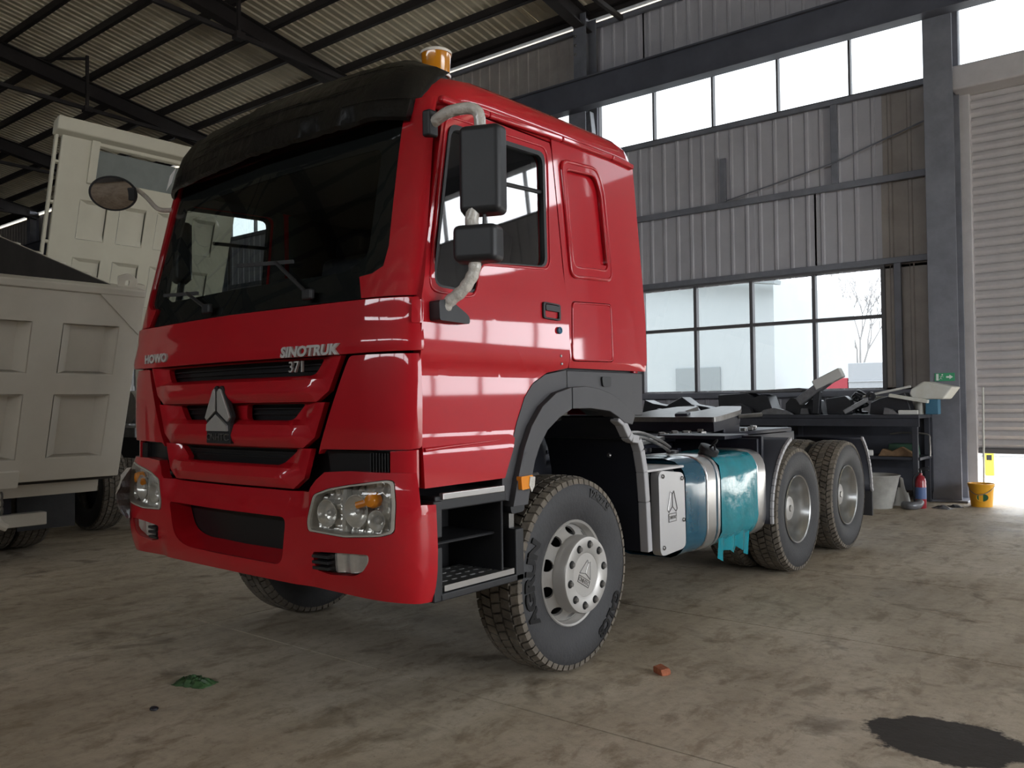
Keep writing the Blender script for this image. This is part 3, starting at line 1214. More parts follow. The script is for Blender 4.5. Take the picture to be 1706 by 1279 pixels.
for sg in (1, -1):
    for kk in range(3):
        q = [(.70, .755 - kk * .026), (.80, .757 - kk * .026), (.80, .744 - kk * .026), (.70, .742 - kk * .026)]
        if sg < 0:
            q = mirror(q)
        plate('fog_fin', q, [], lambda s, z, d: bfn(s, z, d + .012), .05, 'black_plastic', bump, .06, .1)
    # fog lamp
    fg = rpoly([(.80, .768), (XS(1.028), .778), (XS(1.026), .752), (XS(.995), .708), (.94, .688), (.80, .680)], .015)
    bk = rpoly(grow2(fogR, .99), .02)
    if sg < 0:
        fg, bk = mirror(fg), mirror(bk)
    plate('fog_recess', bk, [], lambda s, z, d: bfn(s, z, d - .045), .01, 'black_plastic', bump, .06, .06)
    fo = plate('fog_lamp', fg, [], lambda s, z, d: bfn(s, z, d - .002), 0, 'lamp_glass', truck, .04, .04)
    plate('reflector', grow2(fg, .97), [], lambda s, z, d: bfn(s, z, d - .022 - .012 * abs(math.sin(s * 38))), .01, 'lamp_reflector', fo, .012, .03)
    # head lamp
    hp = rpoly(lampR, .018)
    if sg < 0:
        hp = mirror(hp)
    lamp = plate('headlamp_lens', grow2(hp, .97), [], lambda s, z, d: bfn(s, z, d + .004 + .010 * math.sin(min(1, max(0, (z - .86) / .22)) * PI)), 0, 'lamp_glass', truck, .035, .035)
    rim = plate('lamp_rim', grow2(hp, 1.035), [grow2(hp, .965)], lambda s, z, d: bfn(s, z, d + .002), .05, 'lamp_rim', lamp, .05, .05, bevel=.004)
    plate('lamp_housing', grow2(hp, 1.04), [], lambda s, z, d: bfn(s, z, d - .056 + .007 * math.sin(abs(s) * 170) + .005 * math.sin(z * 140)), .01, 'lamp_reflector', lamp, .009, .011)
    plate('lamp_divider', [(sg * .865, 1.05), (sg * .885, 1.05), (sg * .885, .868), (sg * .865, .868)], [], lambda s, z, d: bfn(s, z, d - .02), .04, 'lamp_reflector', lamp, .05, .05)
    for cx, cz, r, dep in ((.775, .94, .062, .05), (.945, .96, .072, .045), (XS(1.06), .925, .045, .04)):
        bm = bmesh.new()
        P = bfn(sg * cx, cz, -.06)
        Q = bfn(sg * cx, cz, 0)
        lathe(bm, [(.002, .010), (.010, r * .45), (.026, r * .8), (dep, r), (dep, r * .95), (.02, r * .7), (.0, .0001)], 28, 'Z')
        finish('reflector_bowl', bm, 'lamp_reflector', lamp, loc=tuple(P), rot=(Q - P).to_track_quat('Z', 'Y').to_euler())
        bm = bmesh.new()
        lathe(bm, [(0, .0001), (0, .016), (.02, .014), (.03, .0001)], 14, 'Z')
        finish('bulb', bm, 'wheel_silver', lamp, loc=tuple(P + (Q - P) * .25), rot=(Q - P).to_track_quat('Z', 'Y').to_euler())
    bm = bmesh.new()
    P = bfn(sg * XS(1.035), 1.01, -.05)
    Q = bfn(sg * XS(1.035), 1.01, 0)
    lathe(bm, [(0, .034), (.03, .034), (.046, .026), (.052, .0001)], 20, 'Z')
    finish('turn_signal', bm, 'amber_lamp', lamp, loc=tuple(P), rot=(Q - P).to_track_quat('Z', 'Y').to_euler())
    bm = bmesh.new()
    P2 = bfn(sg * .945, .985, -.02)
    tube(bm, [P, P2], .016, 10)
    finish('turn_signal_arm', bm, 'amber_lamp', lamp)
# crumpled film over the far headlamp
bm = bmesh.new()
rnd = random.Random(5)
cols = []
for i in range(9):
    row = []
    for j in range(9):
        s = -(.72 + .62 * i / 8)
        z = .80 + .30 * j / 8 - .06 * (i / 8)
        row.append(bm.verts.new(bfn(s, z, .03 + .05 * math.sin(i / 8 * PI) * math.sin(j / 8 * PI) + rnd.uniform(-.012, .012))))
    cols.append(row)
for i in range(4, 8):
    for j in range(8):
        bm.faces.new((cols[i][j], cols[i + 1][j], cols[i + 1][j + 1], cols[i][j + 1]))
bmesh.ops.delete(bm, geom=[v for v in bm.verts if not v.link_faces], context='VERTS')
finish('lamp_film', bm, 'clear_film', truck, angle=20)

# ---- doors
door_out = [(-1.098, 1.06), (-1.118, 1.63), (-1.118, 1.88), (-.975, 2.637), (-.95, 2.735), (-.90, 2.75), (-.17, 2.755), (-.155, 2.72), (-.109, 2.416), (-.044, 1.961), (-.030, 1.60),
            (-.201, 1.572), (-.315, 1.520), (-.378, 1.452), (-.442, 1.33), (-.500, 1.187), (-.560, 1.064)]
win = [(-1.045, 1.928), (-.765, 1.922), (-.735, 2.04), (-.705, 2.072), (-.212, 2.108), (-.225, 2.688), (-.925, 2.664)]
for sg in (1, -1):
    M = S(sg)
    o_ = SP(door_out)
    wn_ = rpoly(SP(win), [.06, .03, .02, .03, .06, .06, .05], 4)

    def dfn(y, z, d, M=M):
        # crease line and slightly hollow lower flank
        rec = lerp(y, [-1.1, -.2, -.05], [.012, .012, 0]) * max(0, min(1, (1.60 - z) / .03)) * max(0, min(1, (z - 1.22) / .05))
        edge = 0
        swell = .012 * math.sin(max(0, min(1, (z - 1.62) / .5)) * PI)
        return M(y, z, d + .008 - rec + edge + swell)
    dr = plate('door', o_, [wn_], dfn, .045, 'red', truck, .07, .03, bevel=.007)
    bm = bmesh.new()
    tube(bm, [dfn(-1.085 + .53 * q / 8, 1.222 + .024 * q / 8, .0) for q in range(9)], .01, 8, True, [.010 - .001 * q for q in range(9)])
    finish('door_crease', bm, 'red', dr, angle=60)
    plate('window_seal', rpoly(grow2(SP(win), 1.008), .05), [rpoly(grow2(SP(win), .962), .05)], lambda y, z, d: M(y, z, d + .016), .03, 'black_plastic', dr, .1, .1, bevel=.004)
    plate('door_glass', rpoly(grow2(SP(win), .985), .05), [], lambda y, z, d: M(y, z, d - .004), 0, 'door_glass', dr, .15, .15)
    bm = bmesh.new()
    a, b = SP([(-.225, 2.49)])[0], SP([(-.66, 2.47)])[0]
    tube(bm, [M(*a, -.005), M(*b, -.005)], .012, 8)
    finish('glass_guide', bm, 'black_plastic', dr)
    # recessed handle
    hp = rpoly([(-.268, 1.928), (-.118, 1.924), (-.118, 1.838), (-.268, 1.842)], .018)
    plate('handle_surround', hp, [rpoly(grow2(hp, .78), .012)], lambda y, z, d: M(y, z, d + .032), .03, 'black_plastic', dr, .1, .1, bevel=.005)
    plate('handle_pocket', grow2(hp, .9), [], lambda y, z, d: M(y, z, d + .013), .006, 'hole_black', dr, .1, .1)
    plate('handle_lever', rpoly([(-.25, 1.915), (-.135, 1.912), (-.135, 1.882), (-.25, 1.885)], .008), [], lambda y, z, d: M(y, z, d + .034), .015, 'black_plastic', dr, .1, .1, bevel=.004)
    bm = bmesh.new()
    lathe(bm, [(0, .018), (.012, .018), (.016, .012), (.010, .006), (.010, .0001)], 16, 'X')
    finish('door_lock', bm, 'junk_blue', dr, loc=tuple(M(-.125, 1.790, .018)), rot=(0, 0, 0 if sg > 0 else PI))
    for yy, zz in ((-.10, 1.66), (-.085, 1.62)):
        bm = bmesh.new()
        lathe(bm, [(0, .008), (.004, .006), (.004, .0001)], 10, 'X')
        finish('dent_rivet', bm, 'oily_steel', dr, loc=tuple(M(yy, zz, .012)), rot=(0, 0, 0 if sg > 0 else PI))
    bm = bmesh.new()
    lp = rpoly(grow2(SP(win), 1.075), .06, 4)
    pts = [dfn(y, z, .0) for y, z in lp]
    tube(bm, pts + pts[:1], .006, 8, False)
    finish('door_pressing', bm, 'red', dr, angle=60)
    # inner door card
    plate('door_card', grow2(o_, .97), [rpoly(grow2(SP(win), 1.0), .05)], lambda y, z, d: M(y, z, d - .045), .025, 'cab_inner', dr, .2, .2)

# ---- sleeper side panels
for sg in (1, -1):
    M = S(sg)
    so = SP([(-.143, 2.72), (-.097, 2.416), (-.032, 1.961), (-.018, 1.60), (.778, 1.597), (.664, 2.80), (-.15, 2.78)])
    wi = rpoly(SP([(-.072, 2.685), (.262, 2.708), (.325, 2.62), (.41, 2.105), (.010, 2.085)]), [.05, .06, .06, .06, .05], 5)
    fl = rpoly(SP([(.012, 1.955), (.408, 1.972), (.424, 1.642), (.005, 1.635)]), .03, 4)
    sp_ = plate('sleeper_panel', so, [grow2(wi, 1.0), fl], lambda y, z, d: M(y, z, d + .006), .045, 'red', truck, .07, .07, bevel=.009)
    plate('blank_window_frame', grow2(wi, .985), [grow2(wi, .86)], lambda y, z, d: M(y, z, d + .014), .04, 'red', sp_, .09, .09, bevel=.012)
    plate('blank_window', grow2(wi, .87), [], lambda y, z, d: M(y, z, d - .014), .015, 'red', sp_, .09, .09)
    plate('window_sill_lip', rpoly(SP([(.03, 2.165), (.385, 2.185), (.392, 2.14), (.025, 2.12)]), .01), [], lambda y, z, d: M(y, z, d + .006), .02, 'red', sp_, .1, .1, bevel=.006)
    plate('access_flap', grow2(fl, .975), [], lambda y, z, d: M(y, z, d + .006), .03, 'red', sp_, .08, .08, bevel=.007)
    plate('flap_recess', grow2(fl, 1.02), [], lambda y, z, d: M(y, z, d - .025), .01, 'hole_black', sp_, .2, .2)
    for nm, lp, rr_, dd_ in (('window_bead', wi, .011, .010), ('window_inner_bead', grow2(wi, .86), .008, .008), ('flap_bead', grow2(fl, .95), .005, .006)):
        bm = bmesh.new()
        pts = [M(y, z, dd_) for y, z in lp]
        tube(bm, pts + pts[:1], rr_, 8, False)
        finish(nm, bm, 'red', sp_, angle=60)
    # gutter rail
    bm = bmesh.new()
    P = [M(y, z, dd) for y, z, dd in ((-.93, 2.79, .010), (-.6, 2.80, .012), (0, 2.825, .012), (.5, 2.835, .012), (.69, 2.83, .012))]
    for a, b in zip(P, P[1:]):
        beam(bm, a, b, .035, .035)
    finish('roof_gutter', bm, 'red', truck, bevel=.012)
    bm = bmesh.new()
    beam(bm, M(.60, 2.835, .014), M(.735, 2.825, .014), .028, .03)
    finish('gutter_tip', bm, 'red', truck, bevel=.008)

# ---- roof
bm = bmesh.new()
half = [(1.168, 2.795), (1.164, 2.87), (1.148, 2.925), (1.11, 2.962), (1.03, 2.985), (.8, 3.0), (.5, 3.015), (0, 3.02)]
prof = half + [(-a, b) for a, b in reversed(half[:-1])]
st = [(-1.05, 0.0), (-1.03, .30), (-.98, .62), (-.91, .86), (-.78, .97), (-.5, 1.0), (0, 1.04), (.45, 1.06), (.62, 1.05), (.69, 1.0), (.73, .85), (.745, .6), (.75, 0)]
rows = []
for y, h in st:
    row = []
    for x, z in prof:
        bow = (.04 * (abs(x) / .92) ** 2 + .12 * max(0, (abs(x) - .9) / .27) ** 2) * (1 if y < -.7 else 0)
        bow += .09 * max(0, -x) / 1.17 if y < -.7 else 0
        row.append(bm.verts.new((x, y + bow, 2.765 + (z - 2.765) * h)))
    rows.append(row)
for a, b in zip(rows, rows[1:]):
    for k in range(len(prof) - 1):
        bm.faces.new((a[k], a[k + 1], b[k + 1], b[k]))
roof = finish('roof', bm, 'red', truck, angle=50)
sol = roof.modifiers.new('thickness', 'SOLIDIFY')
sol.thickness = .02
sol.offset = -1
# headliner, rear wall, floor
bm = bmesh.new()
bx(bm, -1.10, 1.10, -.82, .68, 2.745, 2.765)
finish('headliner', bm, 'headliner', truck)
bm = bmesh.new()
v = [bm.verts.new(p) for p in ((-1.19, .775, 1.34), (1.19, .775, 1.34), (1.165, .71, 2.86), (-1.165, .71, 2.86))]
f = bm.faces.new(v)
r = bmesh.ops.extrude_face_region(bm, geom=[f])
bmesh.ops.translate(bm, verts=[q for q in r['geom'] if isinstance(q, bmesh.types.BMVert)], vec=(0, -.05, 0))
finish('rear_panel', bm, 'red', truck, bevel=.01)
bm = bmesh.new()
bx(bm, -1.12, 1.12, -.05, .62, 1.58, 2.74)
bm.normal_update()
for q in list(bm.faces):
    if q.normal.y < -.5:
        bm.faces.remove(q)
finish('sleeper_lining', bm, 'cab_inner', truck)
bm = bmesh.new()
bx(bm, -1.16, 1.16, -1.0, .74, 1.40, 1.60)
finish('cab_floor', bm, 'black_plastic', truck)
# ---- interior
bm = bmesh.new()
pr = [(-1.07, 1.60), (-1.08, 1.86), (-1.0, 1.93), (-.86, 1.95), (-.78, 1.88), (-.80, 1.72), (-.84, 1.60)]
A = [bm.verts.new((-1.08, y, z)) for y, z in pr]
B = [bm.verts.new((1.08, y, z)) for y, z in pr]
for k in range(len(pr)):
    k2 = (k + 1) % len(pr)
    bm.faces.new((A[k], A[k2], B[k2], B[k]))
bm.faces.new(A)
bm.faces.new(B)
dash = finish('dashboard', bm, 'dash', truck, bevel=.03)
bm = bmesh.new()
n = 28
pts = [Vector((.225 * math.cos(2 * PI * k / n), .225 * math.sin(2 * PI * k / n), 0)) for k in range(n + 1)]
tube(bm, pts, .016, 8, False)
for a in (.3, 2.84, 4.71):
    beam(bm, (0, 0, -.03), (.215 * math.cos(a), .215 * math.sin(a), 0), .04, .015)
lathe(bm, [(-.05, .0001), (-.05, .07), (-.015, .07), (-.01, .0001)], 20, 'Z')
finish('steering_wheel', bm, 'black_plastic', truck, loc=(-.55, -.66, 2.05), rot=(math.radians(38), 0, 0))
for x in (-.55, .55):
    bm = bmesh.new()
    box(bm, (x, -.28, 1.80), (.50, .48, .16))
    cush = finish('seat_cushion', bm, 'seat_cloth', truck, bevel=.05, seg=3)
    bm = bmesh.new()
    box(bm, (x, -.02, 2.12), (.48, .14, .56), (math.radians(-12), 0, 0))
    finish('seat_back', bm, 'seat_cloth', cush, bevel=.05, seg=3)
    bm = bmesh.new()
    box(bm, (x, .05, 2.48), (.28, .10, .18), (math.radians(-12), 0, 0))
    finish('head_rest', bm, 'seat_cloth', cush, bevel=.04, seg=3)
    bm = bmesh.new()
    bx(bm, x - .2, x + .2, -.46, -.08, 1.60, 1.73)
    finish('seat_base', bm, 'black_plastic', cush)
# crumpled film on the dashboard
bm = bmesh.new()
rnd = random.Random(9)
g = [[bm.verts.new((.22 + .5 * i / 9, -.75 + .25 * j / 7, 2.04 + .12 * math.sin(i / 9 * PI) * math.sin(j / 7 * PI) + rnd.uniform(-.035, .035))) for j in range(8)] for i in range(10)]
for i in range(9):
    for j in range(7):
        bm.faces.new((g[i][j], g[i + 1][j], g[i + 1][j + 1], g[i][j + 1]))
finish('crumpled_film', bm, 'clear_film', truck, angle=15)
# ---- wipers
for x0, x1, zt in ((.62, .16, 2.135), (-.22, -.66, 2.06)):
    bm = bmesh.new()
    a = F(x0, 1.93, .018)
    b = F((x0 + x1) / 2 - .06, zt - .02, .020)
    tube(bm, [a, b], .010, 8)
    arm = finish('wiper_arm', bm, 'black_plastic', truck)
    bm = bmesh.new()
    c0, c1 = F(x1 - .16, zt - .0, .014), F(x0 - .16, zt - .03, .014)
    beam(bm, c0, c1, .012, .018)
    finish('wiper_blade', bm, 'rubber', arm)
    bm = bmesh.new()
    box(bm, a, (.07, .03, .05))
    finish('wiper_pivot', bm, 'black_plastic', arm, bevel=.01)

# ---- sun visor wrapped in black film
bm = bmesh.new()
rnd = random.Random(2)
NU, NV = 44, 9
vp_ = [(-.20, 3.050), (-.11, 3.050), (-.03, 3.015), (.025, 2.94), (.060, 2.85), (.090, 2.725), (.070, 2.71), (.04, 2.78), (-.02, 2.89), (-.12, 2.985)]
rows = []
for i in range(NU + 1):
    u = -1.0 + 2.0 * i / NU
    x = 1.075 * u
    bow = .03 * u * u + .06 * max(0, abs(u) - .80) ** 2 / .04 + (.095 * -u if u < 0 else 0)
    row = []
    drop = -.020 * (u * u) - .04 * max(0, abs(u) - .88) / .12
    for (f_, z) in vp_:
        j = rnd.uniform(-.004, .004)
        kx = 1.0 + (.0 if abs(u) < .9 else 0)
        row.append(bm.verts.new((x * kx, -1.04 - f_ + bow + j, z + drop * (1 if z > 2.8 else .35) + rnd.uniform(-.004, .004))))
    rows.append(row)
for a, b in zip(rows, rows[1:]):
    for k in range(len(vp_)):
        k2 = (k + 1) % len(vp_)
        bm.faces.new((a[k], a[k2], b[k2], b[k]))
bm.faces.new(rows[0])
bm.faces.new(rows[-1])
visor = finish('sun_visor', bm, 'visor_film', truck, angle=60)
for k in range(14):
    bm = bmesh.new()
    zz = 2.80 + .013 * k + rnd.uniform(-.01, .01)
    x0, x1 = sorted((rnd.uniform(-1.0, .9), rnd.uniform(-1.0, .9)))
    if x1 - x0 < .3:
        x1 = x0 + .4
    pts = []
    for q in range(12):
        x = x0 + (x1 - x0) * q / 11
        u = x / 1.075
        z = zz + .03 * math.sin(x * 2 + k) * .5
        f_ = lerp(z, [2.725, 2.85, 2.94, 3.015, 3.05], [.090, .060, .025, -.03, -.11])
        bow = .03 * u * u + .06 * max(0, abs(u) - .80) ** 2 / .04 + (.095 * -u if u < 0 else 0)
        pts.append((x, -1.04 - f_ + bow - .003, z - .02 * u * u))
    tube(bm, pts, .0022, 5)
    finish('film_fold', bm, 'visor_film', visor)
bm = bmesh.new()
for (a, b, c) in ((-.99, -.93, 0),):
    pts = [(-1.06, -.965, 2.83), (-.95, -.985, 2.86), (-.95, -1.015, 2.76), (-1.06, -.99, 2.73)]
    bm.faces.new([bm.verts.new(p) for p in pts])
finish('visor_label', bm, 'paper', visor)

# ---- beacon
bm = bmesh.new()
lathe(bm, [(0, .0001), (0, .060), (.055, .058), (.055, .0001)], 28, 'Z')
beacon = finish('beacon_base', bm, 'black_plastic', truck, loc=(.90, -.66, 2.975))
bm = bmesh.new()
lathe(bm, [(0, .0001), (0, .058), (.012, .066), (.120, .074), (.130, .068), (.134, .0001)], 32, 'Z')
finish('beacon_lens', bm, 'amber', beacon, loc=(0, 0, .055))
bm = bmesh.new()
lathe(bm, [(0, .066), (0, .072), (.012, .073), (.012, .066)], 32, 'Z', close=True)
finish('beacon_ring', bm, 'beacon_cap', beacon, loc=(0, 0, .052))
bm = bmesh.new()
lathe(bm, [(0, .075), (0, .078), (.012, .078), (.018, .07), (.018, .064)], 32, 'Z')
finish('beacon_rim', bm, 'beacon_cap', beacon, loc=(0, 0, .168))

# ---- mirrors on the near side
def mirror_box(c, sx, sy, sz, rz, name):
    bm = bmesh.new()
    box(bm, (0, 0, 0), (sx, sy, sz))
    for v in bm.verts:
        if v.co.y < 0:
            v.co.x *= .90
            v.co.z *= .95
    o = finish(name, bm, 'black_plastic', truck, bevel=.028, seg=4, loc=c, rot=(0, 0, rz))
    bm = bmesh.new()
    bx(bm, -sx / 2 + .02, sx / 2 - .02, sy / 2 - .002, sy / 2 + .004, -sz / 2 + .02, sz / 2 - .02)
    finish('mirror_glass', bm, 'mirror_glass', o, bevel=.002)
    return o


RZ = math.radians(22)
m1 = mirror_box((1.425, -.93, 2.42), .205, .10, .395, RZ, 'main_mirror')
m2 = mirror_box((1.415, -.955, 2.10), .215, .11, .165, RZ, 'wide_angle_mirror')
bm = bmesh.new()
tube(bm, smooth_path([(1.19, -.985, 2.665), (1.28, -.985, 2.69), (1.37, -.955, 2.695), (1.41, -.935, 2.67), (1.415, -.93, 2.60)]), .026, 12)
arm1 = finish('upper_mirror_arm', bm, 'clear_film', truck)
bm = bmesh.new()
bx(bm, 1.15, 1.20, -1.02, -.96, 2.60, 2.72)
finish('arm_bracket', bm, 'black_plastic', arm1, bevel=.012)
bm = bmesh.new()
tube(bm, smooth_path([(1.40, -.96, 2.26), (1.392, -.965, 2.20), (1.40, -.96, 2.15)]), .030, 12)
finish('arm_link', bm, 'clear_film', arm1)
bm = bmesh.new()
tube(bm, [(1.435, -.93, 2.26), (1.435, -.935, 2.15)], .008, 8)
finish('arm_rod', bm, 'black_plastic', arm1)
bm = bmesh.new()
tube(bm, smooth_path([(1.405, -.96, 2.05), (1.40, -.965, 1.98), (1.36, -.985, 1.91), (1.30, -1.01, 1.86), (1.27, -1.02, 1.82)]), .034, 12, radii=[.027 + .002 * math.sin(q * 1.9) for q in range(25)])
arm2 = finish('lower_mirror_arm', bm, 'clear_film', truck)
bm = bmesh.new()
pg = [(-1.075, 1.86), (-1.01, 1.87), (-.90, 1.815), (-.88, 1.80), (-.88, 1.77), (-1.07, 1.775)]
patch(bm, rpoly(pg, .012), [], lambda y, z, d: Vector((1.30 + d, y, z)), .075, .1, .1)
finish('mirror_foot', bm, 'black_plastic', arm2, bevel=.012)
# far side mirrors
m3 = mirror_box((-1.36, -.72, 2.42), .205, .10, .395, -RZ, 'main_mirror')
bm = bmesh.new()
tube(bm, smooth_path([(-1.17, -.86, 2.70), (-1.25, -.80, 2.735), (-1.34, -.74, 2.70), (-1.355, -.72, 2.60)]), .022, 10)
finish('far_mirror_arm', bm, 'black_plastic', truck)
bm = bmesh.new()
tube(bm, smooth_path([(-1.355, -.72, 2.23), (-1.33, -.78, 2.0), (-1.22, -.95, 1.82)]), .022, 10)
finish('far_mirror_arm', bm, 'black_plastic', truck)
# oval kerb mirror on a curved stalk at the far front corner
mc = Vector((-1.24, -1.225, 2.705))
bm = bmesh.new()
tube(bm, smooth_path([(-1.05, -.86, 2.645), (-1.10, -.94, 2.63), (-1.14, -1.0, 2.635), (-1.165, -1.06, 2.70), (-1.185, -1.11, 2.74), (-1.20, -1.15, 2.735), (-1.215, -1.185, 2.715)]), .014, 10)
stalk = finish('kerb_mirror_stalk', bm, 'clear_film', truck)
bm = bmesh.new()
lathe(bm, [(-.05, .0001), (-.045, .06), (-.015, .100), (.006, .105), (.012, .101), (.012, .095)], 36, 'Z')
for v in bm.verts:
    v.co.x *= 1.32
face = Vector((CX, CY, CZ)) - mc
face = Vector((.62, -.55, -.35)).normalized()
q = face.to_track_quat('Z', 'Y').to_euler()
km = finish('kerb_mirror', bm, 'black_plastic', truck, loc=tuple(mc), rot=q)
bm = bmesh.new()
lathe(bm, [(.010, .097), (.020, .06), (.024, .0001)], 36, 'Z')
for v in bm.verts:
    v.co.x *= 1.32
finish('mirror_glass', bm, 'mirror_glass', km)
bm = bmesh.new()
box(bm, (.105, .0, -.005), (.045, .08, .05))
finish('mirror_clamp', bm, 'black_plastic', km, bevel=.01)

# ---- fenders and steps, both sides
I_ = [(-.012, 1.385), (-.122, 1.343), (-.228, 1.281), (-.294, 1.208), (-.335, 1.136), (-.371, 1.038), (-.398, .923)]
M_ = [(-.012, 1.498), (-.15, 1.468), (-.27, 1.40), (-.36, 1.305), (-.42, 1.20), (-.472, 1.06), (-.512, .923)]
O_ = [(-.012, 1.590), (-.201, 1.562), (-.308, 1.511), (-.370, 1.448), (-.434, 1.328), (-.493, 1.185), (-.553, 1.061), (-.555, .96)]
for sg in (1, -1):
    M = lambda y, z, d=0.0, sg=sg: Vector((sg * (1.205 + d), y, z))
    fe = plate('front_fender', O_ + list(reversed(I_)), [], M, .30, 'grey_plastic', truck, .1, .1, bevel=.008)
    plate('arch_lip', M_ + list(reversed(I_)), [], lambda y, z, d: M(y, z, d + .034), .10, 'grey_plastic', fe, .08, .08, bevel=.022, seg=3)
    fr = plate('rear_fender_panel', [(-.004, 1.588), (.778, 1.588), (.778, 1.335), (.626, 1.335), (.489, 1.40), (.259, 1.46), (-.004, 1.47)], [], M, .30, 'grey_plastic', truck, .1, .1, bevel=.008)
    plate('arch_lip', [(-.004, 1.498), (.13, 1.505), (.259, 1.492), (.38, 1.465), (.489, 1.423), (.57, 1.38), (.632, 1.335), (.60, 1.285), (.511, 1.299), (.44, 1.335), (.36, 1.366), (.167, 1.385), (-.004, 1.385)], [], lambda y, z, d: M(y, z, d + .034), .10, 'grey_plastic', fr, .08, .08, bevel=.022, seg=3)
    plate('fender_catch', rpoly([(.315, 1.56), (.41, 1.56), (.41, 1.505), (.325, 1.505)], .015), [], lambda y, z, d: M(y, z, d + .012), .02, 'black_plastic', fr, .1, .1, bevel=.005)
    lm = plate('marker_lamp', rpoly([(-.478, 1.065), (-.385, 1.068), (-.380, 1.005), (-.472, 1.000)], .008), [], lambda y, z, d: M(y, z, d + .056), .03, 'amber_lamp', fe, .1, .1, bevel=.006)
    plate('tape_scrap', [(-.412, 1.062), (-.372, 1.058), (-.378, 1.015), (-.40, .985), (-.42, 1.02)], [], lambda y, z, d: M(y, z, d + .060), .003, 'clear_film', fe, .1, .1)
    plate('fender_foot', rpoly([(-.515, .935), (-.40, .935), (-.405, .89), (-.505, .885)], .02), [], lambda y, z, d: M(y, z, d + .015), .16, 'black_plastic', fe, .1, .1, bevel=.015)
    # step unit
    bm = bmesh.new()
    X = lambda a: sg * a
    for (x0, x1, y0, y1, z0, z1) in ((.86, 1.225, -1.035, -.55, .955, 1.02), (.84, .87, -1.04, -.42, .56, 1.02), (.86, 1.235, -1.055, -1.00, .84, 1.0),
                                     (.86, 1.235, -1.055, -1.00, .565, .80), (.86, 1.235, -.492, -.43, .565, .815), (.86, 1.235, -1.02, -.43, .565, .600), (.86, 1.17, -1.03, -.56, .795, .81), (.86, 1.215, -.575, -.56, .57, 1.0)):
        bx(bm, X(x0), X(x1), y0, y1, z0, z1)
    step = finish('step_unit', bm, 'black_plastic', truck, bevel=.012)
    bm = bmesh.new()
    bx(bm, X(1.215), X(1.240), -1.00, -.578, 1.002, 1.032)
    finish('step_edge', bm, 'aluminium', step, bevel=.004)
    # perforated tread plate
    holes = []
    for i in range(4):
        for j in range(7):
            u, v = .965 + .062 * i, -.955 + .062 * j + (.03 if i % 2 else 0)
            if v < -.53:
                holes.append(rpoly([(u, v), (u + .018, v), (u + .018, v + .042), (u, v + .042)], .008, 2))
    bm = bmesh.new()
    patch(bm, [(.94, -.995), (1.225, -.995), (1.225, -.505), (.94, -.505)], holes, lambda u, v, d: Vector((sg * u, v, .628 + d)), .006, .3, .3)
    bx(bm, X(1.223), X(1.236), -.992, -.508, .606, .632)
    finish('step_tread', bm, 'aluminium', step, angle=20)
    bm = bmesh.new()
    bx(bm, X(1.10), X(1.18), -.475, -.435, .80, .93)
    finish('step_strut', bm, 'oily_steel', step, bevel=.004)

# ---- wheels
TR = .513
TP = [(-.105, .270), (-.118, .284), (-.138, .335), (-.150, .398), (-.147, .441), (-.137, .477), (-.128, .488), (-.06, .497), (.06, .497), (.128, .488),
      (.137, .477), (.147, .441), (.150, .398), (.138, .335), (.118, .284), (.105, .270)]


def tyre_mesh(rear=False):
    bm = bmesh.new()
    lathe(bm, TP, 72, 'X')
    for f in bm.faces:
        c = f.calc_center_median()
        if math.hypot(c.y, c.z) > .481:
            f.material_index = 1
    # rounded ridges on the sidewall
    n = 60
    for k in range(n):
        a = 2 * PI * k / n
        for xi, (xc, wdt, r0, r1, ln, off) in enumerate(((-.118, .040, .471, .510, .80, 0), (-.062, .052, .490, .513, .80, .5), (0, .052, .491, .515, .80, 0), (.062, .052, .490, .513, .80, .5), (.118, .040, .471, .510, .80, 0))):
            aa = a + off * 2 * PI / n
            sk = (.06 if rear else .035) * (1 if xi % 2 else -1)
            da = PI / n * ln
            vs_ = []
            for rr in (r0, r1):
                for dx, dd in ((-wdt / 2, -da - sk / 3), (wdt / 2, -da + sk / 3), (wdt / 2, da + sk / 3), (-wdt / 2, da - sk / 3)):
                    xo = xc + dx
                    rq = rr
                    if abs(xc) > .1 and abs(xo) > abs(xc):
                        rq = rr - .012 if rr == r1 else rr
                        xo = math.copysign(.142 if rr == r0 else .136, xc)
                    vs_.append(bm.verts.new((xo, rq * math.cos(aa + dd), rq * math.sin(aa + dd))))
            for q in ((4, 5, 6, 7), (0, 1, 5, 4), (1, 2, 6, 5), (2, 3, 7, 6), (3, 0, 4, 7)):
                bm.faces.new([vs_[i] for i in q]).material_index = 1
    bmesh.ops.recalc_face_normals(bm, faces=bm.faces)
    me = bpy.data.meshes.new('tyre')
    bm.to_mesh(me)
    bm.free()
    me.materials.append(MATS['rubber'])
    me.materials.append(MATS['tread_rubber'])
    me.shade_smooth()
    me.set_sharp_from_angle(angle=math.radians(40))
    return me


tyre_front, tyre_rear = tyre_mesh(False), tyre_mesh(True)


def child_mesh(name, me, parent, loc=(0, 0, 0), rot=(0, 0, 0)):
    o = bpy.data.objects.new(name, me)
    COL.objects.link(o)
    o.parent = parent
    o.location = loc
    o.rotation_euler = rot
    return o


def arc_text(name, s, r, phi, size, parent, x, m='tyre_letter', sx=1.0, depth=.006, bold=.003):
    bmx = text_mesh(s, size, depth, lambda u, v, w_: Vector((x + w_, (r + v) * math.cos(phi - u / r), (r + v) * math.sin(phi - u / r))), 0, sx, 1.0, bold)
    return finish(name, bmx, m, parent, normals=False)


def polar(x_of_r):
    return lambda t, r, d: Vector((x_of_r(r) + d, r * math.cos(t), r * math.sin(t)))


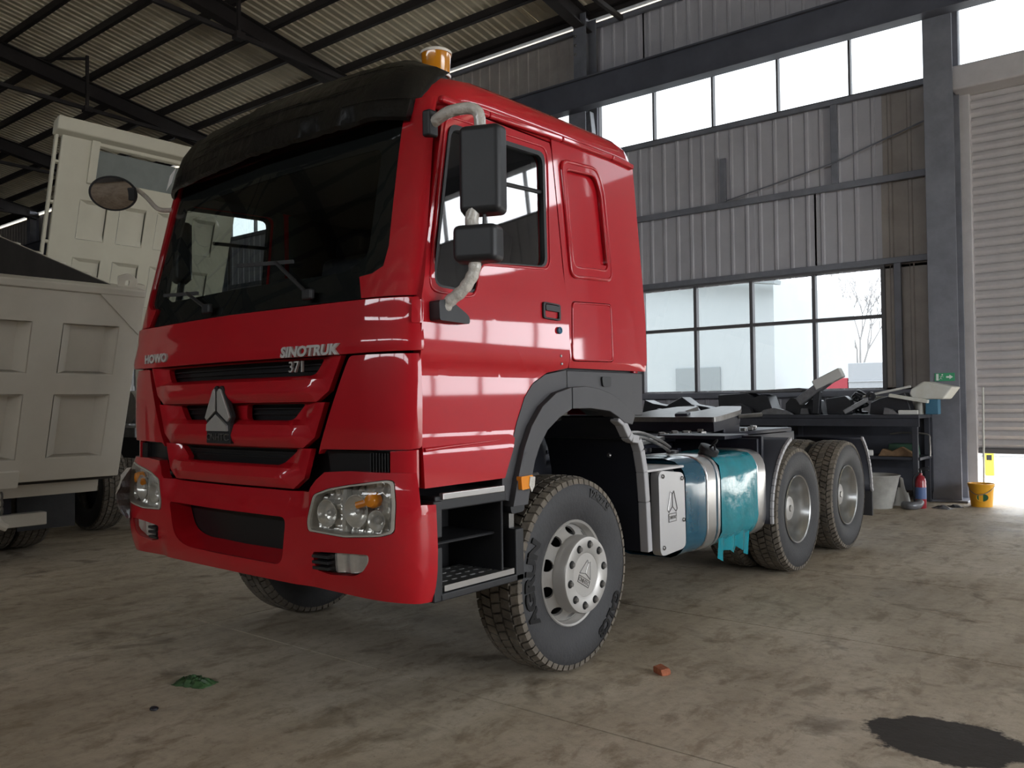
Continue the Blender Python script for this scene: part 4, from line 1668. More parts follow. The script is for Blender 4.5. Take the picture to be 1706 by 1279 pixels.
def oval(t, r, a, b, n=14):
    return [(t + a * math.cos(2 * PI * k / n), r + b * math.sin(2 * PI * k / n)) for k in range(n)]


def front_wheel(loc, sg):
    # rim is the part that carries tyre, cover and nuts
    bm = bmesh.new()
    lathe(bm, [(.085, .260), (.100, .277), (.118, .281), (.124, .276), (.118, .267), (.09, .261), (.05, .256), (.0, .252), (-.10, .250), (-.118, .275)], 72, 'X')
    hs = [oval(2 * PI * (k + .5) / 10, .52, .145, .34) for k in range(10)]
    cone = lambda t, q, d: Vector((.140 - .070 * q + d, (.190 + .066 * q + d * .6) * math.cos(t), (.190 + .066 * q + d * .6) * math.sin(t)))
    patch(bm, [(0, 0), (2 * PI, 0), (2 * PI, 1), (0, 1)], hs, cone, .012, .105, .25)
    bmesh.ops.remove_doubles(bm, verts=bm.verts, dist=1e-4)
    whl = finish('front_wheel', bm, 'wheel_silver', truck, loc=loc, rot=(0, 0, 0 if sg > 0 else PI), angle=40)
    child_mesh('tyre', tyre_front, whl)
    bm = bmesh.new()
    lathe(bm, [(.03, .0001), (.03, .25)], 40, 'X')
    finish('brake_drum', bm, 'hole_black', whl)
    bm = bmesh.new()
    lathe(bm, [(.125, .19), (.130, .203), (.196, .202), (.206, .197), (.208, .188), (.207, .128), (.202, .122), (.201, .117), (.196, .112), (.196, .0001)], 64, 'X')
    finish('wheel_cover', bm, 'wheel_silver', whl, angle=40)
    for k in range(10):
        t = 2 * PI * k / 10 + .15
        y, z = .158 * math.cos(t), .158 * math.sin(t)
        bm = bmesh.new()
        lathe(bm, [(0, .0001), (.0, .021), (.003, .021), (.003, .0001)], 16, 'X')
        finish('nut_recess', bm, 'hole_black', whl, loc=(.2065, y, z))
        bm = bmesh.new()
        lathe(bm, [(0, .0145), (.012, .0145), (.016, .011), (.016, .0001)], 6, 'X')
        finish('wheel_nut', bm, 'oily_steel', whl, loc=(.208, y, z))
    # line relief emblem
    bm = bmesh.new()
    a = math.radians(-28)
    R2 = lambda u, v: Vector((.197, u * math.cos(a) - v * math.sin(a), u * math.sin(a) + v * math.cos(a)))
    for L_ in ([(-.055, -.01), (-.015, .075), (0, .06), (.015, .075), (.055, -.01)], [(0, .06), (0, .005), (-.055, -.01)], [(0, .005), (.055, -.01)], [(-.055, -.02), (-.055, -.055), (.055, -.055), (.055, -.02), (-.055, -.02)]):
        tube(bm, [R2(u, v) for u, v in L_], .0022, 6)
    finish('cover_emblem', bm, 'oily_steel', whl)
    bmx = text_mesh('CNHTC', .03, .003, lambda u, v, w_: R2(u, v - .038) + Vector((w_, 0, 0)))
    finish('cover_lettering', bmx, 'oily_steel', whl, normals=False)
    arc_text('tyre_size_lettering', '12R22.5', .430, math.radians(60), .062, whl, .149, sx=1.05)
    arc_text('tyre_brand_lettering', 'AGRUN', .415, math.radians(178), .092, whl, .150, sx=1.35, bold=.005)
    arc_text('tyre_line_lettering', 'GALCB', .415, math.radians(-42), .078, whl, .150, sx=1.15, bold=.004)
    return whl


def rear_wheel(loc, sg):
    bm = bmesh.new()
    lathe(bm, [(.085, .260), (.100, .277), (.126, .283), (.134, .278), (.128, .268), (.10, .259), (.07, .248), (.02, .242), (-.03, .236), (-.05, .22), (-.055, .16), (-.045, .13)], 72, 'X')
    whl = finish('rear_wheel', bm, 'wheel_rear', truck, loc=loc, rot=(0, 0, 0 if sg > 0 else PI), angle=40)
    child_mesh('tyre', tyre_rear, whl)
    child_mesh('inner_tyre', tyre_rear, whl, (-.34, 0, 0))
    for k in range(10):
        t = 2 * PI * (k + .5) / 10
        bm = bmesh.new()
        lathe(bm, [(0, .0001), (0, .026), (.004, .026), (.004, .0001)], 14, 'X')
        finish('hand_hole', bm, 'hole_black', whl, loc=(-.053, .193 * math.cos(t), .193 * math.sin(t)))
        t += .3
        bm = bmesh.new()
        lathe(bm, [(0, .017), (.03, .016), (.034, .0001)], 6, 'X')
        finish('wheel_nut', bm, 'oily_steel', whl, loc=(-.052, .15 * math.cos(t), .15 * math.sin(t)))
    bm = bmesh.new()
    lathe(bm, [(-.06, .135), (-.03, .13), (-.02, .115), (.04, .105), (.055, .095), (.058, .075), (.062, .07), (.062, .0001)], 40, 'X')
    finish('hub', bm, 'wheel_silver', whl, angle=40)
    bm = bmesh.new()
    lathe(bm, [(0, .03), (.012, .026), (.012, .0001)], 12, 'X')
    finish('hub_nut', bm, 'oily_steel', whl, loc=(.06, 0, 0))
    return whl


front_wheel((1.07, .05, TR), 1)
front_wheel((-1.07, .05, TR), -1)
for yy in (3.30, 4.585):
    rear_wheel((1.07, yy, TR), 1)
    rear_wheel((-1.07, yy, TR), -1)

# ---- chassis
for sg in (1, -1):
    bm = bmesh.new()
    bx(bm, sg * .40, sg * .408, -.9, 5.35, .80, 1.08)
    bx(bm, sg * .33, sg * .408, -.9, 5.35, 1.068, 1.08)
    bx(bm, sg * .33, sg * .408, -.9, 5.35, .80, .812)
    finish('chassis_rail', bm, 'chassis', truck, bevel=.004)
    # springs
    bm = bmesh.new()
    for k in range(5):
        L_ = .80 - .12 * k
        pts = smooth_path([(sg * .56, -L_, .72 - .022 * k + .06), (sg * .56, 0, .64 - .022 * k + .08), (sg * .56, L_, .72 - .022 * k + .06)], 5)
        for a, b in zip(pts, pts[1:]):
            beam(bm, a, b, .08, .018)
    finish('leaf_spring', bm, 'steel_dark', truck)
    bm = bmesh.new()
    tube(bm, [(sg * .72, -.12, .62), (sg * .72, -.10, .95)], .045, 14)
    tube(bm, [(sg * .72, -.10, .95), (sg * .72, -.08, 1.28)], .03, 14)
    finish('shock_absorber', bm, 'steel_dark', truck)
    bm = bmesh.new()
    pts = [(sg * (.80 + .045 * math.cos(t)), -.02 + .045 * math.sin(t), 1.08 + .022 * t / PI) for t in [q * PI / 5 for q in range(60)]]
    tube(bm, pts, .008, 6)
    finish('coil_hose', bm, 'oily_steel', truck)
for yy in (-.3, .8, 2.4, 3.9, 5.2):
    bm = bmesh.new()
    bx(bm, -.40, .40, yy - .04, yy + .04, .84, 1.04)
    finish('cross_member', bm, 'chassis', truck, bevel=.006)
bm = bmesh.new()
tube(bm, [(-.95, 0, TR), (.95, 0, TR)], .06, 14)
bx(bm, -.7, .7, -.06, .06, .42, .54)
finish('front_axle', bm, 'steel_dark', truck)
for yy in (3.225, 4.575):
    bm = bmesh.new()
    tube(bm, [(-.85, yy, TR), (-.3, yy, TR), (-.2, yy, TR), (.2, yy, TR), (.3, yy, TR), (.85, yy, TR)], .1, 16, True, [.1, .1, .22, .22, .1, .1])
    finish('rear_axle', bm, 'steel_dark', truck)
bm = bmesh.new()
bx(bm, -.34, .34, -.75, .9, .70, 1.30)
finish('engine_block', bm, 'steel_dark', truck, bevel=.03)
bm = bmesh.new()
tube(bm, smooth_path([(.45, -.2, 1.32), (.62, .05, 1.36), (.78, .2, 1.34), (.80, .5, 1.36)]), .05, 12)
finish('intake_pipe', bm, 'oily_steel', truck)
bm = bmesh.new()
tube(bm, smooth_path([(1.02, -.34, 1.16), (1.0, -.30, 1.06), (.98, -.16, 1.02), (.95, .05, 1.02)]), .02, 10)
finish('fender_stay', bm, 'oily_steel', truck)
for k in range(5):
    bm = bmesh.new()
    lathe(bm, [(0, .0001), (0, .03), (.03, .035), (.06, .02), (.06, .0001)], 12, 'X')
    finish('engine_fitting', bm, 'oily_steel', truck, loc=(.36, -.22 + .1 * k, 1.02 + .06 * (k % 3)))

# ---- mudguard behind the front wheel
for sg in (1, -1):
    G = [(.44, 1.33), (.50, 1.30), (.560, 1.225), (.590, 1.205), (.665, 1.195), (.70, 1.13), (.735, 1.0), (.755, .82), (.775, .52)]
    bm = bmesh.new()
    Mx = lambda x, p, dd=0: Vector((sg * x, p[0] + dd, p[1]))
    for a, b in zip(G, G[1:]):
        vs_ = [bm.verts.new(p) for p in (Mx(1.20, a), Mx(1.20, b), Mx(.55, b), Mx(.55, a))]
        bm.faces.new(vs_)
    bmesh.ops.remove_doubles(bm, verts=bm.verts, dist=1e-5)
    r = bmesh.ops.extrude_face_region(bm, geom=bm.faces[:])
    bmesh.ops.translate(bm, verts=[q for q in r['geom'] if isinstance(q, bmesh.types.BMVert)], vec=(0, .015, .01))
    # front sheet hanging inside the arch
    bx(bm, sg * .50, sg * .52, .10, .72, .52, 1.33)
    mg = finish('front_mudguard', bm, 'mudguard', truck)
    bm = bmesh.new()
    for a, b in zip(G, G[1:]):
        beam(bm, Mx(1.205, a, .02), Mx(1.205, b, .02), .05, .06, (1, 0, 0))
    finish('mudguard_edge', bm, 'mud_edge', mg, bevel=.008)
    bm = bmesh.new()
    lathe(bm, [(0, .014), (.012, .010), (.012, .0001)], 10, 'Y')
    finish('mudguard_bolt', bm, 'oily_steel', mg, loc=(sg * 1.05, .64, 1.10), rot=(PI, 0, 0))

# ---- battery box with emblem cover
bb = None
bm = bmesh.new()
bx(bm, .72, 1.15, .93, 1.27, .49, .985)
bb = finish('battery_box', bm, 'black_plastic', truck, bevel=.02)
cv = rpoly([(.938, .995), (1.272, .960), (1.285, .478), (.950, .462)], .06, 5)
plate('battery_cover', cv, [], lambda y, z, d: Vector((1.215 + d, y, z)), .06, 'cover_silver', bb, .2, .2, bevel=.012, seg=3)
for yy, zz in ((.985, .955), (1.235, .925), (1.252, .66), (.99, .515)):
    bm = bmesh.new()
    lathe(bm, [(0, .014), (.006, .014), (.010, .009), (.004, .005), (.004, .0001)], 14, 'X')
    finish('cover_screw', bm, 'oily_steel', bb, loc=(1.216, yy, zz))
bm = bmesh.new()
C0 = (1.105, .76)
for L_ in ([(-.062, -.02), (-.02, .095), (0, .075), (.02, .095), (.062, -.02), (.045, -.035), (0, .0), (-.045, -.035), (-.062, -.02)], [(-.05, -.045), (-.05, -.095), (.05, -.095), (.05, -.045), (-.05, -.045)], [(0, .075), (0, 0)]):
    tube(bm, [(1.217, C0[0] + u, C0[1] + v) for u, v in L_], .0028, 6)
finish('cover_emblem', bm, 'oily_steel', bb)
bmx = text_mesh('CNHTC', .030, .003, lambda u, v, w_: Vector((1.217 + w_, C0[0] + u, C0[1] - .07 + v)))
finish('cover_lettering', bmx, 'oily_steel', bb, normals=False)
bm = bmesh.new()
bx(bm, .80, 1.10, .80, .93, .985, 1.11)
finish('cable_box', bm, 'mud_edge', bb, bevel=.01)
bm = bmesh.new()
bx(bm, .84, 1.20, .78, 1.30, .988, 1.005)
finish('box_lid', bm, 'cover_silver', bb, bevel=.005)

# ---- fuel tank
def tank_ring(k=1.0, x0=.62, x1=1.205, z0=.40, z1=1.035, r=.17):
    c = ((x0 + x1) / 2, (z0 + z1) / 2)
    pts = rpoly([(x0, z0), (x1, z0), (x1, z1), (x0, z1)], r, 6)
    return [(c[0] + (a - c[0]) * k, c[1] + (b - c[1]) * k) for a, b in pts]


def tank_band(y0, y1, k, wob=0.0, rnd=None, steps=1):
    bm = bmesh.new()
    rings = []
    for i in range(steps + 1):
        y = y0 + (y1 - y0) * i / steps
        rings.append([bm.verts.new((a + (rnd.uniform(-wob, wob) if rnd else 0), y, b + (rnd.uniform(-wob, wob) if rnd else 0))) for a, b in tank_ring(k)])
    n = len(rings[0])
    for A, B in zip(rings, rings[1:]):
        for q in range(n):
            bm.faces.new((A[q], A[(q + 1) % n], B[(q + 1) % n], B[q]))
    return bm, rings


bm, rg = tank_band(1.36, 2.62, 1.0)
bm.faces.new(rg[0])
bm.faces.new(rg[1])
tank = finish('fuel_tank', bm, 'teal_dark', truck, bevel=.02)
for y0, y1 in ((1.60, 1.74), (2.44, 2.60)):
    bm, rg = tank_band(y0, y1, 1.035)
    bm.faces.new(rg[0])
    bm.faces.new(rg[1])
    finish('tank_band', bm, 'aluminium', tank, bevel=.012)
bm, rg = tank_band(1.765, 1.80, 1.03)
bm.faces.new(rg[0]); bm.faces.new(rg[1])
finish('tank_strap', bm, 'aluminium', tank, bevel=.004)
rnd = random.Random(4)
bm, rg = tank_band(1.82, 2.44, 1.02, .006, rnd, 9)
film = finish('tank_film', bm, 'teal_film', tank, angle=60)
# loose film skirt under the tank
bm = bmesh.new()
g = []
for i in range(12):
    y = 1.84 + .52 * i / 11
    bot = .36 - .02 * math.sin(i * 1.3) - .07 * (i / 11) - (.04 if i < 2 else 0) + (.05 if i == 7 else 0)
    g.append([bm.verts.new((1.185 - .02 * t_ + .02 * math.sin(i * 1.7) * t_, y, .56 + (bot - .56) * t_)) for t_ in (0, .33, .66, 1)])
for A, B in zip(g, g[1:]):
    for q in range(3):
        bm.faces.new((A[q], A[q + 1], B[q + 1], B[q]))
finish('film_skirt', bm, 'teal_film', tank, angle=60)
bm, rg = tank_band(1.30, 1.58, 1.018, .004, rnd, 4)
finish('tank_film', bm, 'teal_dark', tank, angle=60)
bm = bmesh.new()
lathe(bm, [(0, .06), (.07, .06), (.075, .072), (.11, .070), (.115, .06), (.115, .0001)], 28, 'Z')
cap = finish('filler_cap', bm, 'black_plastic', tank, loc=(1.06, 1.86, .99), rot=(0, math.radians(28), 0), angle=40)
bm = bmesh.new()
tube(bm, smooth_path([(0, 0, .115), (.02, .01, .16), (.0, .05, .17), (-.02, .06, .12)]), .008, 6)
tube(bm, smooth_path([(0, 0, .115), (.03, -.03, .15), (.05, -.02, .12)]), .007, 6)
finish('cap_chain', bm, 'hole_black', cap)
bm = bmesh.new()
lathe(bm, [(0, .045), (.035, .045), (.04, .0001)], 20, 'Z')
finish('fuel_sender', bm, 'black_plastic', tank, loc=(.86, 1.78, 1.03))
for off in (0, .03):
    bm = bmesh.new()
    tube(bm, smooth_path([(.80, .95, 1.08 + off), (.82, 1.10, 1.16 + off), (.86, 1.30, 1.18 + off), (.88, 1.55, 1.12 + off), (.86, 1.74, 1.06 + off)]), .012, 8)
    finish('fuel_hose', bm, 'oily_steel', tank)
for yy in (1.5, 2.3):
    bm = bmesh.new()
    bx(bm, .40, .64, yy - .03, yy + .03, .48, 1.05)
    finish('tank_bracket', bm, 'chassis', tank)

# ---- deck between the rails, air tanks, fifth wheel
bm = bmesh.new()
bx(bm, .42, 1.0, 2.35, 2.78, 1.12, 1.15)
bx(bm, .42, 1.16, 2.66, 2.70, .55, 1.14)
bx(bm, .42, 1.14, 2.62, 2.66, .62, 1.12)
finish('side_bulkhead', bm, 'steel_dark', truck, bevel=.006)
bm = bmesh.new()
bx(bm, 1.0, 1.12, 2.40, 2.70, .955, .985)
bx(bm, 1.03, 1.08, 2.47, 2.53, .985, 1.04)
finish('deck_bracket', bm, 'steel_dark', truck, bevel=.005)
bm = bmesh.new()
beam(bm, (.50, .85, 1.02), (.46, 2.35, 1.125), .06, .03)
finish('deck_rail', bm, 'aluminium', truck, bevel=.004)
bm = bmesh.new()
bx(bm, -.40, .40, .9, 2.3, 1.08, 1.10)
finish('catwalk', bm, 'chassis', truck)
for k in range(9):
    bm = bmesh.new()
    bx(bm, .408, .425, 1.9 + .08 * k, 1.93 + .08 * k, 1.02, 1.05)
    finish('rail_bolt', bm, 'oily_steel', truck)
bm = bmesh.new()
bx(bm, -.44, .44, 2.4, 5.2, 1.085, 1.125)
sub = finish('fifth_wheel_base', bm, 'chassis', truck, bevel=.01)
rnd = random.Random(12)
for k in range(16):
    bm = bmesh.new()
    box(bm, (.38 + rnd.uniform(-.05, .05), 2.5 + .13 * k, 1.135 + rnd.uniform(0, .02)), (.05, .06, .035), (0, 0, rnd.uniform(0, 1)))
    finish('base_clamp', bm, 'oily_steel', sub, bevel=.006)
bm = bmesh.new()
th = math.radians(6.0)
outl = [(-.46, -.42), (.46, -.42), (.48, -.30), (.47, .12), (.34, .44), (.12, .46), (.07, .05), (0, -.02), (-.07, .05), (-.12, .46), (-.34, .44), (-.47, .12), (-.48, -.30)]
c0 = Vector((0, 3.72, 1.315))
FW = lambda u, v, d: c0 + Vector((u, v * math.cos(th) - d * math.sin(th), v * math.sin(th) + d * math.cos(th)))
patch(bm, rpoly(outl, .03), [], FW, .045, .2, .2)
fifth = finish('fifth_wheel', bm, 'oily_steel', truck, bevel=.01)
bm = bmesh.new()
patch(bm, grow2(outl, .96), [], lambda u, v, d: FW(u, v, d - .045), .09, .3, .3)
finish('coupling_underside', bm, 'steel_dark', fifth)
for sg in (1, -1):
    bm = bmesh.new()
    bx(bm, sg * .30, sg * .44, 3.55, 3.9, 1.11, 1.27)
    finish('fifth_wheel_bearing', bm, 'steel_dark', fifth, bevel=.02)
bm = bmesh.new()
box(bm, FW(.08, -.28, .01), (.12, .16, .03), (th, 0, .3))
finish('grease_lump', bm, 'steel_dark', fifth, bevel=.01)
bm = bmesh.new()
tube(bm, [FW(.45, .1, -.06), FW(.62, .25, -.06)], .02, 8)
finish('release_handle', bm, 'oily_steel', fifth)

# ---- rear mudguards
def guard(yc, a0, a1, flap_to, sg, R_=.60):
    bm = bmesh.new()
    n = 14
    pts = [(yc + R_ * math.cos(a0 + (a1 - a0) * k / n), TR + .02 + R_ * math.sin(a0 + (a1 - a0) * k / n)) for k in range(n + 1)]
    if flap_to is not None:
        pts.append((pts[-1][0] + (.03 if a1 < 1 else -.0), flap_to + .25))
    for a, b in zip(pts, pts[1:]):
        bm.faces.new([bm.verts.new(p) for p in ((sg * 1.24, *a), (sg * 1.24, *b), (sg * .60, *b), (sg * .60, *a))])
    bmesh.ops.remove_doubles(bm, verts=bm.verts, dist=1e-5)
    o = finish('rear_mudguard', bm, 'mudguard', truck, angle=60)
    so = o.modifiers.new('thickness', 'SOLIDIFY')
    so.thickness = .012
    bm = bmesh.new()
    for a, b in zip(pts, pts[1:]):
        beam(bm, (sg * 1.245, *a), (sg * 1.245, *b), .03, .025, (1, 0, 0))
    finish('mudguard_edge', bm, 'mud_edge', o, bevel=.006)
    if flap_to is not None:
        e = pts[-1]
        bm = bmesh.new()
        bx(bm, sg * .68, sg * 1.245, e[0] - .012, e[0] + .012, flap_to, e[1] + .02)
        finish('mud_flap', bm, 'rubber', o, bevel=.004)
    return o


for sg in (1, -1):
    guard(3.225, math.radians(108), math.radians(186), None, sg)
    guard(4.575, math.radians(58), math.radians(0), .25, sg)
bm = bmesh.new()
bx(bm, -.40, .40, 5.28, 5.36, .62, 1.05)
finish('rear_cross_beam', bm, 'chassis', truck, bevel=.01)
for sg in (1, -1):
    bm = bmesh.new()
    bx(bm, sg * .62, sg * 1.0, 5.20, 5.30, .78, .92)
    finish('tail_lamp', bm, 'sticker_red', truck, bevel=.01)


# ================================================================== white dump trucks
def dump_truck(name, label, group, hinge, tilt, W_, L_, H_, m_out, full=True):
    """hinge: world point under the tail, bed runs to -X and is raised by tilt"""
    t = empty(name, label, 'dump truck', (hinge[0], hinge[1], 0), group=group)
    c, s = math.cos(tilt), math.sin(tilt)
    zh = hinge[2]

    def P(u, v, w_):
        # u forward along the bed (-X), v across (Y), w up from the bed floor
        return Vector((-u * c + w_ * s, v, zh + u * s + w_ * c))
    return t, P


# ---- truck with the raised bed and its tailgate towards the red cab
tl = math.radians(17)
tA, PA = dump_truck('dump_truck', 'cream dump truck with raised bed and ribbed tailgate', None, (-4.33, -.92, .80), tl, 2.4, 5.2, 1.72, 'cream_paint')
WA, HA, LA = 2.40, 1.73, 5.2


def bed_box(bm, P, u0, u1, v0, v1, w0, w1):
    vs_ = [bm.verts.new(P(u, v, w_)) for u in (u0, u1) for v in (v0, v1) for w_ in (w0, w1)]
    for q in ((0, 1, 3, 2), (4, 6, 7, 5), (0, 4, 5, 1), (2, 3, 7, 6), (0, 2, 6, 4), (1, 5, 7, 3)):
        bm.faces.new([vs_[i] for i in q])


def bed_plate(bm, P, outl, holes, u_out, thick, extra=None):
    patch(bm, outl, holes, lambda v, w_, d: P(u_out - d - (extra(v, w_) if extra else 0), v, w_), thick, 5, 5)


hw = WA / 2
# tailgate: framed plate with pockets bordered by bevelled ribs
bm = bmesh.new()
bed_box(bm, PA, -.02, .04, -hw + .02, hw - .02, .02, HA)
tg = finish('tailgate', bm, 'cream_paint', tA)
bm = bmesh.new()
pk = []
cols_ = [(-hw + .16, -.62), (-.36, .26), (.52, hw - .20)]
rows_ = [(.22, .80), (1.0, 1.44)]
for v0, v1 in cols_:
    for w0, w1 in rows_:
        pk.append([(v0, w0), (v1, w0), (v1, w1), (v0, w1)])
bed_plate(bm, PA, [(-hw, .0), (hw, .0), (hw, HA), (-hw, HA)], pk, -.10, .12)
finish('tailgate_frame', bm, 'cream_paint', tg, bevel=.012)
for v0, v1 in cols_:
    for w0, w1 in rows_:
        bm = bmesh.new()
        o_ = [(v0, w0), (v1, w0), (v1, w1), (v0, w1)]
        i_ = [(v0 + .11, w0 + .0), (v1 - .10, w0 + .0), (v1 - .10, w1 - .02), (v0 + .11, w1 - .02)]
        A = [bm.verts.new(PA(-.10, *p)) for p in o_]
        B = [bm.verts.new(PA(-.005, *p)) for p in i_]
        for k in range(4):
            bm.faces.new((A[k], A[(k + 1) % 4], B[(k + 1) % 4], B[k]))
        bm.faces.new(B)
        finish('tailgate_pocket', bm, 'cream_paint', tg)
    bm = bmesh.new()
    bed_box(bm, PA, -.085, -.02, v0 + .0, v1 + .0, .78, 1.0)
    finish('tailgate_rib', bm, 'cream_paint', tg, bevel=.015)
bm = bmesh.new()
patch(bm, [(hw + .0, HA + .01), (hw + .0, HA - .36), (hw - .42, HA + .01)], [], lambda v, w_, d: PA(-.112 - d, v, w_), .012, 5, 5)
finish('corner_gusset', bm, 'cream_paint', tg, bevel=.003)
bm = bmesh.new()
bed_box(bm, PA, -.12, .06, -hw, hw, HA, HA + .07)
finish('top_rail', bm, 'cream_paint', tg, bevel=.015)
# latch on the top corner
bm = bmesh.new()
patch(bm, rpoly([(hw - .20, HA + .02), (hw - .22, HA + .16), (hw - .12, HA + .20), (hw - .03, HA + .14), (hw - .05, HA + .02)], .02), [rpoly([(hw - .15, HA + .08), (hw - .15, HA + .13), (hw - .11, HA + .13), (hw - .11, HA + .08)], .015)], lambda v, w_, d: PA(.0 - d, v, w_), .02, 5, 5)
finish('gate_hinge', bm, 'cream_paint', tg, bevel=.003)
# bed walls (dark inside)
for sg in (1, -1):
    bm = bmesh.new()
    bed_box(bm, PA, .0, LA, sg * (hw - .03), sg * (hw - .06), .0, HA)
    sd = finish('bed_side', bm, 'bed_inside', tA)
    bm = bmesh.new()
    bed_box(bm, PA, .0, LA, sg * hw, sg * (hw - .032), .0, HA)
    bed_box(bm, PA, .0, .10, sg * (hw - .06), sg * (hw + .04), .0, HA + .10)
    for k in range(8):
        bed_box(bm, PA, .5 + .6 * k, .58 + .6 * k, sg * hw, sg * (hw + .05), .0, HA)
    finish('bed_side_skin', bm, 'cream_paint', sd)
bm = bmesh.new()
bed_box(bm, PA, .0, LA, -hw, hw, -.06, .0)
bed_box(bm, PA, LA - .05, LA, -hw, hw, 0, HA + .3)
finish('bed_floor', bm, 'bed_inside', tA)
bm = bmesh.new()
bed_box(bm, PA, .02, .30, -hw + .05, hw - .12, -.19, -.06)
finish('bed_tail_beam', bm, 'cream_paint', tA, bevel=.01)
# hook hanging below the gate
for v in (.20,):
    bm = bmesh.new()
    bed_box(bm, PA, -.125, -.09, v - .11, v + .11, -.04, .12)
    finish('hook_plate', bm, 'cream_paint', tA, bevel=.01)
    bm = bmesh.new()
    pts = [PA(-.06, v - .02, -.06), PA(-.07, v - .03, -.16)]
    tube(bm, smooth_path([(-.02, v, .72), (-.01, v - .01, .62), (-.0, v - .03, .50), (.02, v + .0, .42), (.03, v + .05, .385)], 4), .035, 10, True)
    hk = finish('gate_hook', bm, 'cream_paint', tA)
    bm = bmesh.new()
    for k in range(3):
        lathe_pts = [(0.01 + .03 * math.cos(2 * PI * q / 12), v + .01, .66 - .06 * k + .035 * math.sin(2 * PI * q / 12)) for q in range(13)]
        tube(bm, lathe_pts, .010, 6, False)
    finish('hook_chain', bm, 'oily_steel', hk)
# chassis, rear bumper bar, wheels
for sg in (1, -1):
    bm = bmesh.new()
    bx(bm, -9.0, -.35, sg * .36, sg * .44, .62, .84)
    finish('chassis_rail', bm, 'chassis', tA)
    for ux in (-1.35, -2.70, -6.3):
        for v in ((.88, .56) if ux > -5 else (.95,)):
            child_mesh('tyre', tyre_rear, tA, (ux, sg * v, TR), (0, 0, PI / 2))
    bm = bmesh.new()
    bx(bm, -.75, -.72, sg * .62, sg * 1.16, .24, .72)
    finish('mud_flap', bm, 'rubber', tA)
bm = bmesh.new()
bx(bm, -.42, -.30, -1.1, .72, .335, .455)
finish('rear_bumper_bar', bm, 'cream_paint', tA, bevel=.01)
for v in (-.5, .4):
    bm = bmesh.new()
    bx(bm, -.45, -.38, v - .04, v + .04, .40, .70)
    finish('bumper_stay', bm, 'chassis', tA)
# cab of this truck, far to the left
bm = bmesh.new()
bx(bm, -8.9, -7.2, -1.15, 1.15, .9, 2.9)
finish('cab', bm, 'cream_paint', tA, bevel=.08, seg=3)

# ---- second truck behind, its tall ribbed bed front leaning over
tB = empty('dump_truck', 'cream dump truck behind with tall bed board raised above the other bed', 'dump truck', (-6.9, 1.95, 0))
hwB = 1.22
top_z = 4.72


def PB(u, v, w_):
    # w_ measured down the board from its top edge, u behind the board
    c, s = math.cos(tl), math.sin(tl)
    return Vector((.32 - w_ * s - u * c, v, top_z - w_ * c + u * -s * -1 - u * s * 0 - u * .30 * 2))


bm = bmesh.new()
v0 = -1.16
v1 = 1.26
Hb = 2.4


def b_board(outl, holes, u, th_):
    patch(bm, outl, holes, lambda v, w_, d: PB(u - d, v, w_), th_, 5, 5)


pkB = []
for k in range(4):
    a = v0 + .30 + .50 * k
    pkB.append([(a, .78), (a + .34, .78), (a + .34, 1.26), (a, 1.26)])
    pkB.append([(a, 1.50), (a + .34, 1.50), (a + .34, 2.05), (a, 2.05)])
pkB.append([(v0 + .40, .10), (v1 - .10, .10), (v1 - .10, .50), (v0 + .40, .50)])
b_board([(v0, 0), (v1, 0), (v1, Hb), (v0, Hb)], pkB, 0, .06)
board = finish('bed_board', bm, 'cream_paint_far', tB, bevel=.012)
for i, pk_ in enumerate(pkB):
    bm = bmesh.new()
    if i == len(pkB) - 1:
        patch(bm, grow2(pk_, 1.02), [], lambda v, w_, d: PB(.10 - d, v, w_), .02, 5, 5)
        finish('board_window', bm, 'tarp_grey', board)
    else:
        a, w0 = pk_[0]
        b, w1 = pk_[2]
        A = [bm.verts.new(PB(0.005, *p)) for p in pk_]
        B = [bm.verts.new(PB(.045, *p)) for p in ((a + .10, w0 + .02), (b, w0 + .02), (b, w1 - .10), (a + .10, w1 - .10))]
        for k in range(4):
            bm.faces.new((A[k], A[(k + 1) % 4], B[(k + 1) % 4], B[k]))
        bm.faces.new(B)
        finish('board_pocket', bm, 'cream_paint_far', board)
bm = bmesh.new()
patch(bm, [(v0 + .34, .06), (v0 + .44, .06), (v0 + .44, .58), (v0 + .34, .58)], [], lambda v, w_, d: PB(-.03 - d, v, w_), .06, 5, 5)
finish('board_post', bm, 'cream_paint_far', board, bevel=.01)
bm = bmesh.new()
patch(bm, [(v0 - .10, -.10), (v1 + .1, -.10), (v1 + .1, .06), (v0 - .10, .06)], [], lambda v, w_, d: PB(-.10 - d, v, w_), .16, 5, 5)
finish('board_top_flange', bm, 'cream_paint_far', board, bevel=.015)
bm = bmesh.new()
patch(bm, [(v0 - .07, .0), (v0 - .035, .0), (v0 - .035, Hb), (v0 - .07, Hb)], [], lambda v, w_, d: PB(.02 - d, v, w_), .05, 5, 5)
for k in range(5):
    w_ = .35 + .48 * k
    patch(bm, [(v0 - .05, w_), (v0 + .02, w_), (v0 + .02, w_ + .03), (v0 - .05, w_ + .03)], [], lambda v, w_, d: PB(.02 - d, v, w_), .04, 5, 5)
finish('board_side_rail', bm, 'cream_paint_far', board, bevel=.004)
bm = bmesh.new()
for sg, vv in ((1, v1), (-1, v0)):
    vs_ = [bm.verts.new(p) for p in (PB(.05, vv, 1.75), PB(.05, vv, Hb), Vector((-4.6, vv, .95)), Vector((-4.6, vv, 1.6)))]
    bm.faces.new(vs_)
vs_ = [bm.verts.new(p) for p in (PB(.05, v0, Hb), PB(.05, v1, Hb), Vector((-4.6, v1, .95)), Vector((-4.6, v0, .95)))]
bm.faces.new(vs_)
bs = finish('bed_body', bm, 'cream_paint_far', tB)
so = bs.modifiers.new('thickness', 'SOLIDIFY')
